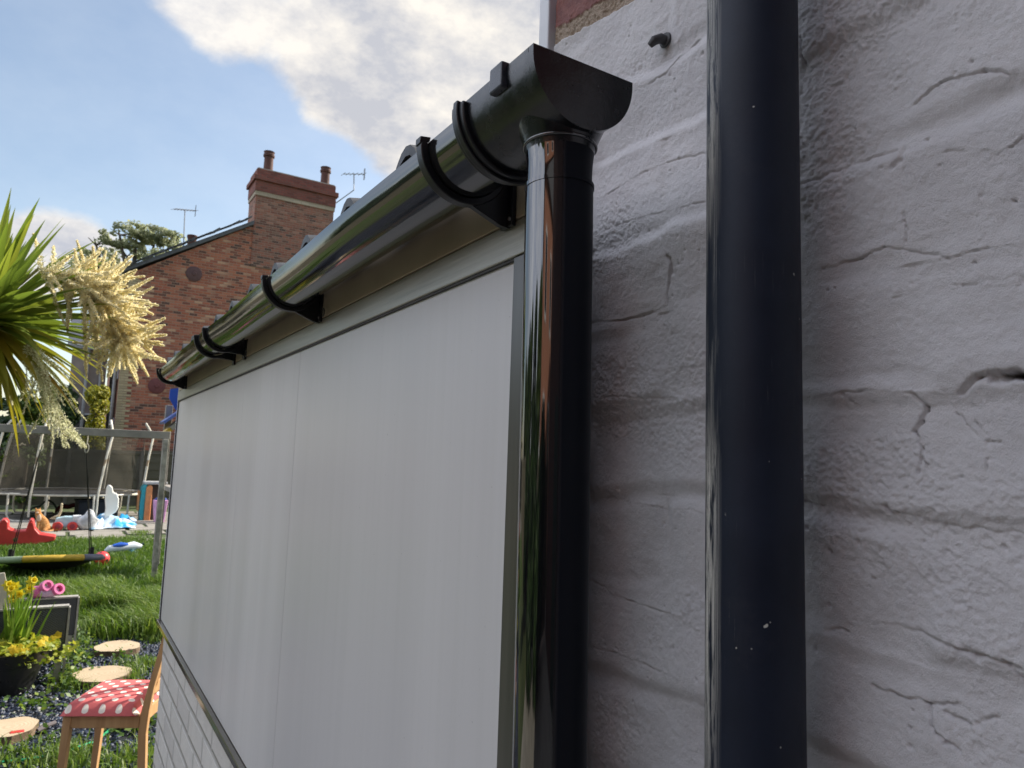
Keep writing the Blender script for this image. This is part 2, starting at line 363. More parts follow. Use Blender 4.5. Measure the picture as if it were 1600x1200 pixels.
# slate chips
n = 26000; x = rng.uniform(-1.3, 1.5, n); y = 3.1+4.6*rng.random(n)**.9
t = NT('slate_chip'); g_ = t.n('ShaderNodeNewGeometry'); SC = t.P(c=t.ramp(g_.outputs['Random Per Island'], (0, (.012, .018, .04)), (.6, (.03, .045, .085)), (.93, (.06, .075, .115)), (.985, (.35, .35, .33))), r=.45)
a = rng.random(n)*2*pi; sx = rng.uniform(.006, .018, n); sy = sx*rng.uniform(.4, .9, n); hz = rng.uniform(.003, .009, n); z0 = rng.uniform(.002, .014, n)
ex = np.stack([np.cos(a)*sx, np.sin(a)*sx, rng.normal(0, .004, n)], 1); ey = np.stack([-np.sin(a)*sy, np.cos(a)*sy, rng.normal(0, .004, n)], 1); c0 = np.stack([x, y, z0], 1); ez = np.stack([0*x, 0*x, hz], 1)
V = np.stack([c0-ex-ey, c0+ex-ey*.6, c0+ex*.7+ey, c0-ex*.8+ey*.8, c0-ex-ey+ez, c0+ex-ey*.6+ez, c0+ex*.7+ey+ez, c0-ex*.8+ey*.8+ez], 1).reshape(-1, 3)
i = np.arange(n)[:, None]*8; Fq = np.concatenate([i+np.array([q]) for q in ((4, 5, 6, 7), (0, 1, 5, 4), (1, 2, 6, 5), (2, 3, 7, 6), (3, 0, 4, 7))], 0)
struct(fast('slate_gravel', V, Fq, SC), 'stuff')

# ================================================================== PAINTED HOUSE WALL
WX = .46; WEND = .676; WH = 6.3
hw = empty('painted_house', (WX+2.5, -3, 0), 'house with pale grey painted brick side wall, bare brick at its upper corner', 'house')
def axis(vals):
    o = []
    for (a, b, st) in vals: o.append(np.arange(a, b-1e-9, st))
    o.append([vals[-1][1]]); return np.concatenate(o)
ys = axis([(-.5, .1, .03), (.1, .16, .004), (.16, WEND, .0010)])
zs = axis([(H-1.59, H-.6, .03), (H-.6, H-.30, .006), (H-.30, H+.62, .0010), (H+.62, H+.9, .006), (H+.9, H+1.5, .03)])
YY, ZZ = np.meshgrid(ys, zs); zr = ZZ-H
wob = .010*fbm(YY*5, ZZ*3, 3, 3)+.004*fbm(YY*22, ZZ*16, 4, 3)
BH = .0845; v0 = .060
rowf = (zr+wob-v0)/BH; row = np.floor(rowf); fr = rowf-row
dv = np.minimum(fr, 1-fr)*BH
par = np.mod(row, 2); BW = .225
uf = (YY+.006*fbm(YY*9, ZZ*12, 31, 3)-.253+par*BW/2)/BW; ui = np.floor(uf); fu = uf-ui
du = np.minimum(fu, 1-fu)*BW
h1 = vhash(ui.astype(np.int64)+50, row.astype(np.int64)+50, 1); h2 = vhash(ui.astype(np.int64)+50, row.astype(np.int64)+50, 2)
wearv = sstep(.25, .75, vn(YY*14, ZZ*14, 61)); weard = sstep(.35, .65, vn(YY*11+5, ZZ*11, 62))
D = -.0024*(1-sstep(.000, .017, dv+.003*fbm(YY*60, ZZ*60, 8, 3)))*(.35+.65*wearv)
D += -.0015*(1-sstep(.000, .014, du+.003*fbm(YY*60, ZZ*60, 9, 3)))*weard
D += ((h1-.5)*.0042+(h2-.5)*.022*(fr-.5)*BH/.08)*sstep(0, .014, dv)*sstep(0, .014, du)          # every brick sits and tilts its own way
D += .0040*fbm(YY*7, ZZ*9, 12, 4)+.0013*fbm(YY*40, ZZ*40, 13, 5, .62)
rough = sstep(.0, .35, fbm(YY*9, ZZ*12, 71, 4)); # pits in the paint
for _k in range(420):
    py_ = rng.uniform(.17, .66); pz_ = H+rng.uniform(-.29, .6); pr_ = rng.uniform(.0006, .0016); j0, j1 = np.searchsorted(ys, [py_-.006, py_+.006]); i0, i1 = np.searchsorted(zs, [pz_-.006, pz_+.006])
    D[i0:i1, j0:j1] -= .0028*rng.random()*np.exp(-((YY[i0:i1, j0:j1]-py_)**2+(ZZ[i0:i1, j0:j1]-pz_)**2)/pr_**2)
D += .0017*rough*fbm(YY*300, ZZ*300, 15, 3, .75)
D += .0003*fbm(YY*300, ZZ*300, 16, 2)
D += .00025*fbm(YY*18, ZZ*160, 81, 3)                     # brush marks
# cracks, ledges and chips seen in the paint
def seg(px, wid, dep, lip=0, jag=.0022):
    global D
    pts = [onx(u, v, WX)[1:] for u, v in px]
    for a, b in zip(pts[:-1], pts[1:]):
        lo = np.minimum(a, b)-.03; hi = np.maximum(a, b)+.03
        jy = np.searchsorted(ys, [lo[0], hi[0]]); jz = np.searchsorted(zs, [lo[1], hi[1]])
        sl = (slice(jz[0], jz[1]), slice(jy[0], jy[1])); y_, z_ = YY[sl], ZZ[sl]
        if y_.size == 0: continue
        y_ = y_+jag*fbm(y_*110, z_*110, 91, 3); z_ = z_+jag*fbm(y_*110, z_*110, 92, 3)
        d = b-a; L2 = d@d; tt = np.clip(((y_-a[0])*d[0]+(z_-a[1])*d[1])/L2, 0, 1)
        ry = y_-a[0]-tt*d[0]; rz = z_-a[1]-tt*d[1]; dist = np.hypot(ry, rz)
        w = wid*(.55+.9*vn(y_*90, z_*90, 93))
        w = w*.6; cut = -dep*.58*np.exp(-(dist/w)**2)*(.12+1.2*sstep(.3, .6, vn(y_*55, z_*55, 94)))
        D[sl] = np.minimum(D[sl], D[sl]+cut)
        if lip: D[sl] += lip*.3*np.exp(-(dist/.012))*np.where(rz*d[0]*np.sign(d[0]) > 0, 1., -.25)*sstep(0, 1, np.minimum(1, 1.))
CR = [([(922, 503), (960, 502), (1000, 492), (1040, 477)], .0016, .004, .0012), ([(1040, 477), (1044, 440), (1048, 403)], .0014, .005, 0),
      ([(1043, 402), (1049, 425)], .0030, .0045, 0), ([(1430, 163), (1470, 130), (1500, 120), (1540, 114), (1600, 120)], .0011, .0036, .001),
      ([(1250, 288), (1330, 256), (1400, 234)], .0018, .0028, .0012), ([(1395, 262), (1408, 250), (1412, 236)], .0034, .004, .001), ([(1415, 262), (1418, 300), (1415, 345), (1420, 380)], .0009, .003, .0006),
      ([(1285, 420), (1345, 404), (1385, 384)], .0013, .0034, .001), ([(1385, 384), (1480, 402), (1600, 378)], .0010, .0022, .0012),
      ([(1540, 250), (1585, 228), (1600, 215)], .0012, .0035, .001), ([(1500, 118), (1500, 175)], .0007, .0016, 0),
      ([(1258, 622), (1340, 610), (1425, 615)], .0012, .002, .001), ([(1425, 615), (1442, 632), (1436, 660), (1424, 676)], .0018, .0045, .001), ([(1424, 676), (1438, 700), (1436, 740)], .0010, .0034, 0), ([(1436, 715), (1448, 727)], .0009, .003, 0),
      ([(1505, 612), (1530, 590), (1565, 583), (1600, 592)], .0024, .0055, .002), ([(1555, 592), (1588, 586), (1600, 590)], .0035, .0085, 0), ([(1520, 655), (1540, 690), (1537, 740)], .0009, .0026, 0),
      ([(1490, 645), (1530, 690), (1560, 692)], .0012, .0026, 0), ([(1253, 783), (1290, 792)], .0012, .0036, 0), ([(1320, 806), (1400, 800), (1480, 820), (1600, 836)], .0009, .0014, .0016),
      ([(1370, 973), (1400, 978), (1440, 989)], .0016, .0042, .001), ([(1290, 985), (1325, 986)], .0012, .003, 0), ([(1440, 989), (1500, 1015), (1545, 1025), (1600, 1046)], .0014, .0036, .001),
      ([(1362, 1070), (1400, 1085), (1452, 1100), (1500, 1098)], .0010, .003, .001), ([(1452, 1100), (1460, 1130), (1480, 1160), (1505, 1172)], .0014, .0035, 0), ([(1480, 1110), (1520, 1130), (1560, 1120)], .0016, .0034, 0),
      ([(922, 621), (960, 620), (1010, 623), (1100, 622)], .0008, .0022, .0008), ([(1028, 652), (1031, 706)], .0007, .002, 0), ([(1068, 648), (1085, 640)], .0012, .003, .001),
      ([(920, 905), (950, 925), (985, 940), (1045, 960), (1098, 990)], .0011, .0028, .001), ([(920, 780), (960, 778), (1020, 792), (1098, 800)], .0009, .0018, .001), ([(1050, 830), (1070, 823)], .0010, .0022, 0),
      ([(1068, 1013), (1085, 1030)], .0010, .0028, 0), ([(930, 1010), (990, 1030), (1040, 1050)], .0010, .0024, .001), ([(1480, 238), (1540, 236), (1570, 244)], .0012, .0026, .001),
      ([(1480, 445), (1560, 448)], .0009, .003, 0), ([(1395, 467), (1420, 463)], .0008, .003, 0), ([(935, 310), (1000, 270), (1060, 248), (1100, 240)], .0012, .0022, .0012), ([(930, 365), (1000, 340), (1100, 315)], .0010, .0014, .0008),
      ([(1090, 62), (1060, 90), (1040, 118), (1000, 140)], .0011, .0026, .001), ([(1590, 400), (1585, 430), (1600, 440)], .0020, .004, .001), ([(1250, 55), (1255, 95)], .0010, .003, 0),
      ([(1560, 1000), (1580, 1040), (1600, 1060)], .0012, .003, 0), ([(1300, 1160), (1322, 1140)], .0010, .003, 0), ([(960, 690), (985, 675)], .0008, .002, 0)]
for px, w, d, l in CR: seg(px, w, d, l)
for u, v, w, d in ((1382, 790, .0022, .006), (1386, 797, .002, .006), (1298, 860, .0016, .006), (1365, 903, .0011, .004), (1565, 855, .0016, .004), (1093, 1061, .0012, .005), (1480, 151, .0018, .006), (1450, 218, .0013, .005), (1335, 200, .0010, .004), (1425, 1137, .0016, .004), (1560, 405, .0014, .005),
                   (1522, 409, .0012, .004), (1530, 1024, .003, .004), (1586, 313, .002, .004), (1412, 535, .0016, .005), (1540, 690, .0024, .003), (1320, 905, .0012, .003), (935, 88, .0014, .005), (1500, 745, .0012, .003), (945, 408, .0014, .004)):
    seg([(u, v), (u+1.5, v+1.5)], w, d, 0, .001)
D[:, 0] = 0
# bare brick and mortar patch at the top corner
A = onx(985, 0, WX)[1:]; B = onx(868, 72, WX)[1:]; dd = B-A; nn_ = np.array([-dd[1], dd[0]]); nn_ = nn_/np.linalg.norm(nn_)
if nn_[1] < 0: nn_ = -nn_
sdist = (YY-A[0])*nn_[0]+(ZZ-A[1])*nn_[1]+.004*fbm(YY*60, ZZ*60, 55, 4)
bare = sstep(0, .0012, sdist); brk = sstep(.0215, .024, sdist+.003*fbm(YY*40, ZZ*40, 56, 3))
D -= bare*.0012; D += bare*(1-brk)*.0012*fbm(YY*350, ZZ*350, 57, 2)*1.4; D -= bare*(1-brk)*.0015
edge = sstep(WEND-.004, WEND, YY); D -= edge*.003
VV = np.stack([WX-D, YY, ZZ], -1).reshape(-1, 3); ny, nz = len(ys), len(zs)
idx = np.arange(ny*nz).reshape(nz, ny); Fq = np.stack([idx[:-1, :-1], idx[1:, :-1], idx[1:, 1:], idx[:-1, 1:]], -1).reshape(-1, 4)
t = NT('painted_brick'); at_ = t.n('ShaderNodeAttribute', attribute_name='bare'); sx_ = t.n('ShaderNodeSeparateColor'); t.l(at_.outputs['Color'], sx_.inputs[0])
pc = t.mix(t.rng(t.noise(9, 5), .3, .7), (.62, .60, .62), (.73, .71, .725)); pc = t.mix(t.rng(t.noise(70, 5, .7), .6, .8, 0, .35), pc, (.33, .31, .32))
gr = t.noise(900, 3, .7); pc = t.mix(t.rng(gr, .62, .75, 0, .25), pc, (.2, .19, .2))
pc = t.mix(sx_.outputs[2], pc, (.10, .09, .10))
bk = t.mix(t.rng(t.noise(60, 6, .7), .3, .7), (.28, .085, .06), (.17, .06, .06)); mo = t.mix(t.rng(t.noise(700, 3, .8), .35, .65), (.22, .15, .10), (.50, .40, .30))
pc = t.mix(sx_.outputs[0], pc, t.mix(sx_.outputs[1], mo, bk))
PW = t.P(c=pc, r=t.rng(t.noise(120, 4), .3, .7, .5, .72), n=t.bump(t.noise(1100, 4, .7), .8, .0008, t.bump(t.noise(170, 8, .75), .9, .0022)))
wl = fast('side_wall', VV, Fq, PW, hw, True)
ca = wl.data.color_attributes.new('bare', 'FLOAT_COLOR', 'POINT')
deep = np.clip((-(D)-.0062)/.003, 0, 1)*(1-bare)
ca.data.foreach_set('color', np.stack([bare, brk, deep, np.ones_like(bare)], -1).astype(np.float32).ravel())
PB = NT('painted_brick_plain'); c = PB.mix(PB.rng(PB.noise(9, 5), .3, .7), (.62, .60, .62), (.73, .71, .725)); PB = PB.P(c=c, r=.62, n=PB.bump(PB.noise(40, 6, .7), .8, .004))
m = MB()
m.box((WX, -8, 0), (WX+5, -.5, WH)); m.box((WX, -.5, H+1.5), (WX+5, WEND, WH)); m.box((WX+.02, -.5, 0), (WX+5, WEND, H+1.5)); m.build('house_body', PB, hw)
m = MB().box((WX-.3, -8.2, WH), (WX+5.3, WEND+.2, WH+.25)); m.prism([(WX-.3, WH+.25), (WX+5.3, WH+.25), (WX+2.5, WH+2.6)], 'y', -8.2, WEND+.2); m.build('roof', simple('dark_slate', (.09, .09, .10), .7), hw)
# white corner board behind the corner
WHT = simple('white_paint', (.72, .74, .78), .45, .06)
m = MB().box((WX-.007, WEND+.001, H+.35), (WX+.02, WEND+.022, H+1.5)); m.build('corner_board', WHT, hw, bevel=.002)
# old cut-off pipe stub in the wall
BP = simple('dark_stub', (.06, .06, .065), .6, .3, 60)
p = onx(1040, 63, WX); st = empty('wall_stub', p, 'small dark grey stub poking out of the painted wall above the gutter end', 'wall stub')
MB().tube([p+np.array([.004, 0, 0]), p+np.array([-.006, .0005, .0]), p+np.array([-.012, .003, -.003]), p+np.array([-.014, .007, -.007])], [.0045, .0048, .0046, .003], 14).build('stub', BP, st, True)
MB().lathe([(.0075, 0), (.007, .0015), (.005, .002)], p+np.array([0, 0, 0]), 14, Matrix.Rotation(-pi/2, 3, 'Y')).build('wall_flange', BP, st, True)

# ================================================================== BIG PIPE
t = NT('pipe_matt_paint'); sp = t.n('ShaderNodeSeparateXYZ'); t.l(t.obj, sp.inputs[0])
base = t.mix(t.rng(t.noise(20, 4), .3, .7), (.006, .010, .022), (.011, .017, .034)); base = t.mix(t.rng(t.noise(6, 7, .75), .55, .75, 0, .35), base, (.05, .05, .055))
ang = t.math('ARCTAN2', t.math('MULTIPLY', sp.outputs[1], -1.), t.math('MULTIPLY', sp.outputs[0], -1.))       # around the pipe
cb = t.n('ShaderNodeCombineXYZ'); t.l(t.math('MULTIPLY', ang, 22.), cb.inputs[0]); t.l(t.math('MULTIPLY', sp.outputs[2], 16.), cb.inputs[1])
sc1 = t.noise(1.6, 6, .75, cb.outputs[0]); cb2 = t.n('ShaderNodeCombineXYZ'); t.l(t.math('MULTIPLY', ang, 150.), cb2.inputs[0]); t.l(t.math('MULTIPLY', sp.outputs[2], 9.), cb2.inputs[1])
sc2 = t.noise(1.3, 3, .6, cb2.outputs[0])
band = lambda a, b, c, d: t.math('MULTIPLY', t.rng(ang, a, b), t.rng(ang, d, c))
# the rubbed strip down the side facing the downpipe
strip = band(-.80, -.68, -.36, .02)
zone = t.math('MAXIMUM', t.math('MULTIPLY', t.rng(sp.outputs[2], H-.01, H+.05, 1, 0), t.rng(sp.outputs[2], H-.23, H-.10, .25, 1)), t.math('MULTIPLY', t.rng(sp.outputs[2], H+.14, H+.22), .6))
ms = t.math('MULTIPLY', t.math('MULTIPLY', strip, zone), t.rng(sc2, .47, .53))
ms = t.math('MAXIMUM', ms, t.math('MULTIPLY', t.math('MULTIPLY', strip, t.rng(sc2, .56, .62)), .6))
ms = t.math('MULTIPLY', t.math('MULTIPLY', ms, t.rng(sc1, .12, .36)), t.rng(t.noise(110, 5, .7, t.map((1, 1, .10))), .44, .50))
spk = t.math('MULTIPLY', t.rng(t.noise(130, 2, .5), .755, .775), .6); al = t.math('MULTIPLY', t.rng(sc2, .70, .74), t.rng(t.noise(9, 2), .5, .6))
ms = t.math('MAXIMUM', ms, t.math('MAXIMUM', spk, t.math('MULTIPLY', al, .4)))
PM = t.P(c=t.mix(ms, base, (.92, .89, .80)), r=t.rng(ms, 0, 1, .55, .8), n=t.bump(t.noise(300, 4), .25, .0004), ior=1.38)
bp0 = np.array([.4045, .334])
bp = MB().lathe([(.032, 0), (.032, .6), (.032, 1.5), (.032, 2.2), (.032, 5.9)], (bp0[0], bp0[1], 0), 96).build('waste_pipe', PM, None, True, loc=(bp0[0], bp0[1], 0))
tag(bp, 'thick matt blue-black waste pipe with rubbed white scratches, on the painted wall', 'pipe')

# ================================================================== DOWNPIPE + GUTTER
def gloss(name, c, r=.06, ior=2.0, bumpd=.0006, m=0.):
    t = NT(name); sc = t.noise(140, 4, .6, t.map((1, .08, 1)))
    return t.P(c=t.mix(t.rng(t.noise(6, 5), .35, .7), c, tuple(x*1.6+.004 for x in c)), r=t.rng(sc, .35, .7, r*.6, r*1.8), ior=ior, m=m, n=t.bump(t.noise(9, 3, .5), .25, bumpd))
GL = gloss('black_gloss_plastic', (.008, .008, .010), .05, 2.1, .0015)
GG = gloss('gutter_gloss_plastic', (.012, .012, .013), .085, 2.1, .002)
BK = simple('black_bracket_plastic', (.010, .011, .014), .38, .2, 30, bump=.0003, bs=300)
OB = simple('outlet_plastic', (.009, .010, .013), .24, .2, 30, bump=.0003, bs=200, ior=1.6)
GX, GZ, GR = .2955, H+.286, .0415     # gutter centre line, rim height, radius
GY0, GY1 = .505, 2.79
def gutter_prof(r, th, lip=.0025):
    o = [(GX-r-0, GZ+lip)]
    n = 40
    for i in range(n+1): a = pi+pi*i/n; o.append((GX+r*cos(a), GZ+r*sin(a)))
    o.append((GX+r, GZ+lip)); o.append((GX+r-th, GZ+lip))
    for i in range(n, -1, -1): a = pi+pi*i/n; o.append((GX+(r-th)*cos(a), GZ+(r-th)*sin(a)))
    o.append((GX-r+th, GZ+lip)); return o
def extr(prof, y0, y1, steps=1, sag=None):
    m = MB(); n = len(prof); V = []; Fc = []
    for j in range(steps+1):
        y = y0+(y1-y0)*j/steps; s = sag(y) if sag else (0, 0)
        V += [(p[0]+s[0], y, p[1]+s[1]) for p in prof]
    for j in range(steps):
        for i in range(n): i2 = (i+1) % n; Fc.append((j*n+i, j*n+i2, (j+1)*n+i2, (j+1)*n+i))
    Fc.append(tuple(range(n))); Fc.append(tuple(steps*n+i for i in range(n))[::-1]); return m.mesh(V, Fc)
gut = empty('gutter', (GX, 1.6, H+.24), 'shiny black half-round gutter running along the lean-to eaves', 'gutter')
sag = lambda y: (.0012*sin(y*5.3)+.0007*sin(y*13.1), .0010*sin(y*4.1+1)+.0005*sin(y*11.))
extr(gutter_prof(GR-.002, .002), GY0-.02, GY1, 120, sag).build('trough', GG, gut, True)
m = extr(gutter_prof(GR-.0055, .002, .0), GY1-.001, GY1+.004); m.prism([(GX+(GR)*cos(a), GZ+GR*sin(a)) for a in np.linspace(pi, 2*pi, 32)], 'y', GY1+.0, GY1+.006); m.build('end_cap', BK, gut, True)
# running outlet with closed end
FR = GR+.0035
out_ = empty('gutter_outlet', (.2978, .4242, 0), 'black closed-end outlet fitting where the gutter meets the shiny downpipe', 'gutter outlet')
m = extr(gutter_prof(FR, .003, .004), .398, .505)
m.prism([(GX-FR, GZ+.004)]+[(GX+FR*cos(a), GZ+FR*sin(a)) for a in np.linspace(pi, 2*pi, 48)]+[(GX+FR, GZ+.004)], 'y', .392, .3985)
m.build('body', OB, out_, True)
PC = np.array([.2978, .4242]); PBt = np.array([.3048, .4177])       # pipe axis at the outlet and 1 m lower (slightly out of plumb)
def pax(z): f = (H+.25-z)/1.0; return PC+(PBt-PC)*f
r_ = .0242
z_t = H+.245
pf = [(.0290, GZ-.036), (.0275, GZ-.044), (.0258, GZ-.053), (.0249, GZ-.062), (.0247, GZ-.07), (.0247, H+.2085)]
SPG = lambda: MB().lathe(pf, (PC[0], PC[1], 0), 96, caps=False).build('spigot', GD, out_, True)
cm = MB().lathe([(.0345, GZ-.030), (.0318, GZ-.036), (.0292, GZ-.042), (.0270, GZ-.048), (.0256, GZ-.054), (.0249, GZ-.060)], (PC[0], PC[1], 0), 64, caps=False)
cm.v = [(x, max(y, .3935), z) for x, y, z in cm.v]; cm.build('outlet_cone', OB, out_, True)
MB().tube([(PC[0]+.0272*cos(a), PC[1]+.0272*sin(a), H+.2380) for a in np.linspace(0, 2*pi, 49)[:-1]], .0013, 10, closed=True).build('collar', GL, out_, True)
CLM = simple('blue_grey_clip', (.05, .055, .07), .3, .2, 50)
for xa_, xb_ in ((-FR-.004, -FR+.006), (FR-.006, FR+.004)): MB().box((GX+xa_, .428, GZ-.012), (GX+xb_, .446, GZ+.008)).build('clip', CLM, out_, bevel=.0015)
# raised joint band of the outlet
def arc_band(r0, r1, y0, y1, a0=pi, a1=2*pi, n=40):
    return MB().prism([(GX+r1*cos(a), GZ+r1*sin(a)) for a in np.linspace(a0, a1, n)]+[(GX+r0*cos(a), GZ+r0*sin(a)) for a in np.linspace(a1, a0, n)], 'y', y0, y1)
m = arc_band(FR-.002, FR+.0045, .487, .507, pi-.06); m.v += []; b_ = m.build('joint_band', BK, out_, True, bevel=.0015)
arc_band(FR-.002, FR+.0068, .493, .500, pi-.09).build('joint_ridge', BK, b_, True, bevel=.001)
# downpipe
# the side of the pipe turned to the wall gets a dim reflection set into its material
gt = NT('downpipe_gloss'); gs_ = gt.n('ShaderNodeSeparateXYZ'); gt.l(gt.obj, gs_.inputs[0])
gx_ = gt.math('ADD', gs_.outputs[0], gt.math('MULTIPLY', gt.math('SUBTRACT', gs_.outputs[2], H+.25), .007)); gy_ = gt.math('SUBTRACT', gs_.outputs[1], gt.math('MULTIPLY', gt.math('SUBTRACT', gs_.outputs[2], H+.25), .0065))
ga_ = gt.math('ARCTAN2', gt.math('MULTIPLY', gy_, -1.), gt.math('MULTIPLY', gx_, -1.)); dull = gt.math('MULTIPLY', gt.rng(ga_, R(57), R(66)), gt.rng(ga_, R(176), R(170)))
GD = gt.P(c=gt.mix(dull, (.006, .006, .008), (.006, .008, .013)), r=gt.rng(dull, 0, 1, .05, .55), n=gt.bump(gt.noise(9, 3, .5), .10, .001)); gt.set(gt.b, 'IOR', gt.rng(dull, 0, 1, 2.1, 1.25))
dpo = empty('downpipe', (PC[0], PC[1], 0), 'glossy black downpipe hanging from the gutter outlet, mirroring sky and brick', 'downpipe')
def pipe_at(z, r): p = pax(z); return (p[0], p[1], z)
SPG(); zsl = np.linspace(H+.207, .12, 60); MB().tube([pipe_at(z, 0) for z in zsl], r_+.0012, 96).build('pipe', GD, dpo, True)
MB().tube([pipe_at(H+.2085, 0), pipe_at(H+.2055, 0)], r_+.0018, 72).build('socket_rim', GD, dpo, True)
MB().tube([pipe_at(.125, 0), tuple(np.array(pipe_at(.08, 0))+[-.02, 0, 0]), tuple(np.array(pipe_at(.05, 0))+[-.07, 0, 0])], r_, 32).build('shoe', GL, dpo, True)
# brackets
SCR = simple('zinc_screw', (.30, .30, .29), .4, .2, 90, m=.8)
def bracket(y, parent_first=None, label='', web=True, w=.011, hook=False):
    o = empty('gutter_bracket', (GX, y, H+.23), label, 'gutter bracket', 'black brackets carrying the gutter')
    r0, r1 = GR-.0015, GR+.0052
    n = 30; aa = np.linspace(pi-.05, 2*pi, n)
    arm = MB().prism([(GX+r1*cos(a), GZ+r1*sin(a)) for a in aa]+[(GX+r0*cos(a), GZ+r0*sin(a)) for a in aa[::-1]], 'y', y-w/2, y+w/2)
    arm.prism([(GX-r1-.001, GZ-.001), (GX-r1-.001, GZ+.006), (GX-r0+.003, GZ+.0075), (GX-r0+.002, GZ+.003)], 'y', y-w/2, y+w/2)
    arm.build('arm', BK, o, True, bevel=.001)
    a2 = np.linspace(pi+.75, 2*pi-.05, 18); wp = [(GX+(r1-.001)*cos(a), GZ+(r1-.001)*sin(a)) for a in a2]
    bt = (.3465, H+.2265) if web else (.3465, H+.238)
    MB().prism(wp+[(.3465, GZ-.002), bt, (.336, bt[1]+.001), (GX+.01, H+.2395 if web else H+.241)], 'y', y-w*.28, y+w*.28).build('web', BK, o, True)
    MB().box((.3435, y-.011, H+.2275), (.3485, y+.011, GZ+.004)).build('back_plate', BK, o, bevel=.001)
    for sy in (-.0075, .0075): MB().lathe([(.0022, 0), (.0020, .0012), (.0008, .0016)], (.3434, y+sy, H+.2345), 10, Matrix.Rotation(-pi/2, 3, 'Y')).build('screw', SCR, o, True)
    if hook:
        MB().tube([(.342, y-.035+.006*cos(a)*1., H+.2385+.007*sin(a)) for a in np.linspace(.6, 2*pi-.6, 14)], .0011, 6).build('wire_hook', simple('dark_wire', (.05, .05, .05), .4), o, True)
    return o
bracket(.577, label='wide black gutter bracket nearest the downpipe')
bracket(1.185, label='black gutter bracket halfway along, with a small wire hook beside it', hook=True)
bracket(1.775, label='nearer of the two close-set black brackets towards the far end', web=False, hook=True)
bracket(1.90, label='farther of the two close-set black brackets towards the far end', web=False)
bracket(2.745, label='last black gutter bracket at the far end stop')

# ================================================================== LEAN-TO
PX = .355; EY0, EY1 = .560, 2.965; ZT, ZB = H+.197, H-.600
le = empty('lean_to', (1.4, 1.75, 0), 'lean-to extension with white cladding panels above a pale painted block base', 'lean-to')
t = NT('white_panel'); st = t.noise(4.5, 4, .55, t.map((1, 1, .05))); st2 = t.noise(60, 4, .6, t.map((1, 1, .02)))
c = t.mix(t.rng(st, .3, .7), (.57, .56, .565), (.67, .66, .66)); c = t.mix(t.rng(st2, .5, .8, 0, .28), c, (.52, .52, .50)); c = t.mix(t.rng(t.noise(250, 2), .74, .78, 0, .5), c, (.2, .2, .19))
WP = t.P(c=c, r=t.rng(st, .3, .7, .3, .42), n=t.bump(t.noise(3, 3), .3, .004))
DG = simple('joint_dark', (.06, .06, .06), .7)
js = [.5705, 1.318, 1.797, EY1-.012]; 
for a, b in zip(js[:-1], js[1:]): MB().box((PX, a+.0005, ZB), (PX+.012, b-.0005, ZT)).build('cladding_panel', WP, le, bevel=.0008)
MB().box((PX+.003, .5698, ZB-.01), (PX+.06, EY1-.005, ZT+.01)).build('backing_board', DG, le)
t = NT('grey_rail'); br_ = t.noise(160, 5, .7, t.map((1, .03, 1)))
GRM = t.P(c=t.mix(t.rng(br_, .3, .7), (.30, .295, .26), (.46, .455, .41)), r=t.rng(br_, .3, .7, .28, .42), m=.35, n=t.bump(br_, .5, .0006))
MB().box((PX-.006, .545, ZT+.001), (PX+.02, EY1, ZT+.036)).build('top_rail', GRM, le, bevel=.0012)
MB().box((PX-.0035, .545, ZT-.0015), (PX+.01, EY1, ZT+.0008)).build('shadow_gap', DG, le)
t = NT('tan_fascia'); FM = t.P(c=t.mix(t.rng(t.noise(12, 5), .3, .7), (.38, .31, .23), (.47, .39, .29)), r=.45, n=t.bump(t.noise(3, 3), .3, .003))
MB().box((PX-.0065, .548, ZT+.0375), (PX+.03, EY1-.01, H+.298)).build('fascia', FM, le, bevel=.001)
t = NT('brown_trim'); TM = t.P(c=t.mix(t.rng(t.noise(8, 5), .3, .7), (.075, .065, .055), (.13, .115, .095)), r=.14, ior=1.9, m=.2)
MB().box((PX-.012, .548, ZB-.019), (PX+.02, EY1, ZB-.002)).build('bottom_trim', TM, le, bevel=.002)
t = NT('dark_frame'); ST_ = t.P(c=t.mix(t.rng(t.noise(60, 5, .6, t.map((1, 1, .03))), .3, .7), (.035, .033, .03), (.07, .066, .058)), r=.32, ior=1.7)
MB().box((PX-.006, .530, 0.05), (PX+.012, .569, ZT)).build('corner_strip', ST_, le, bevel=.001)
MB().box((PX+.013, .575, 0.0), (.425, .60, H+.27)).build('end_return', ST_, le)
MB().box((PX-.004, EY1-.012, ZB), (PX+.02, EY1-.007, ZT)).build('dark_edge', DG, le)
MB().box((PX-.005, EY1-.007, ZB-.02), (PX+.03, EY1, H+.28)).build('end_trim', WHT, le, bevel=.001)
BB = brickmat('painted_block', [(.58, .56, .54), (.68, .66, .63), (.63, .61, .58), (.70, .68, .65)], (.50, .485, .465), .225, .075, .012, .007, .15, rough=.75)
MB().box((PX+.006, .60, 0), (2.9, EY1-.09, ZB-.02)).build('block_base', BB, le)
MB().box((PX+.06, .68, ZB-.02), (2.9, EY1-.02, H+.29)).build('inner_wall', simple('render', (.4, .4, .4), .8), le)
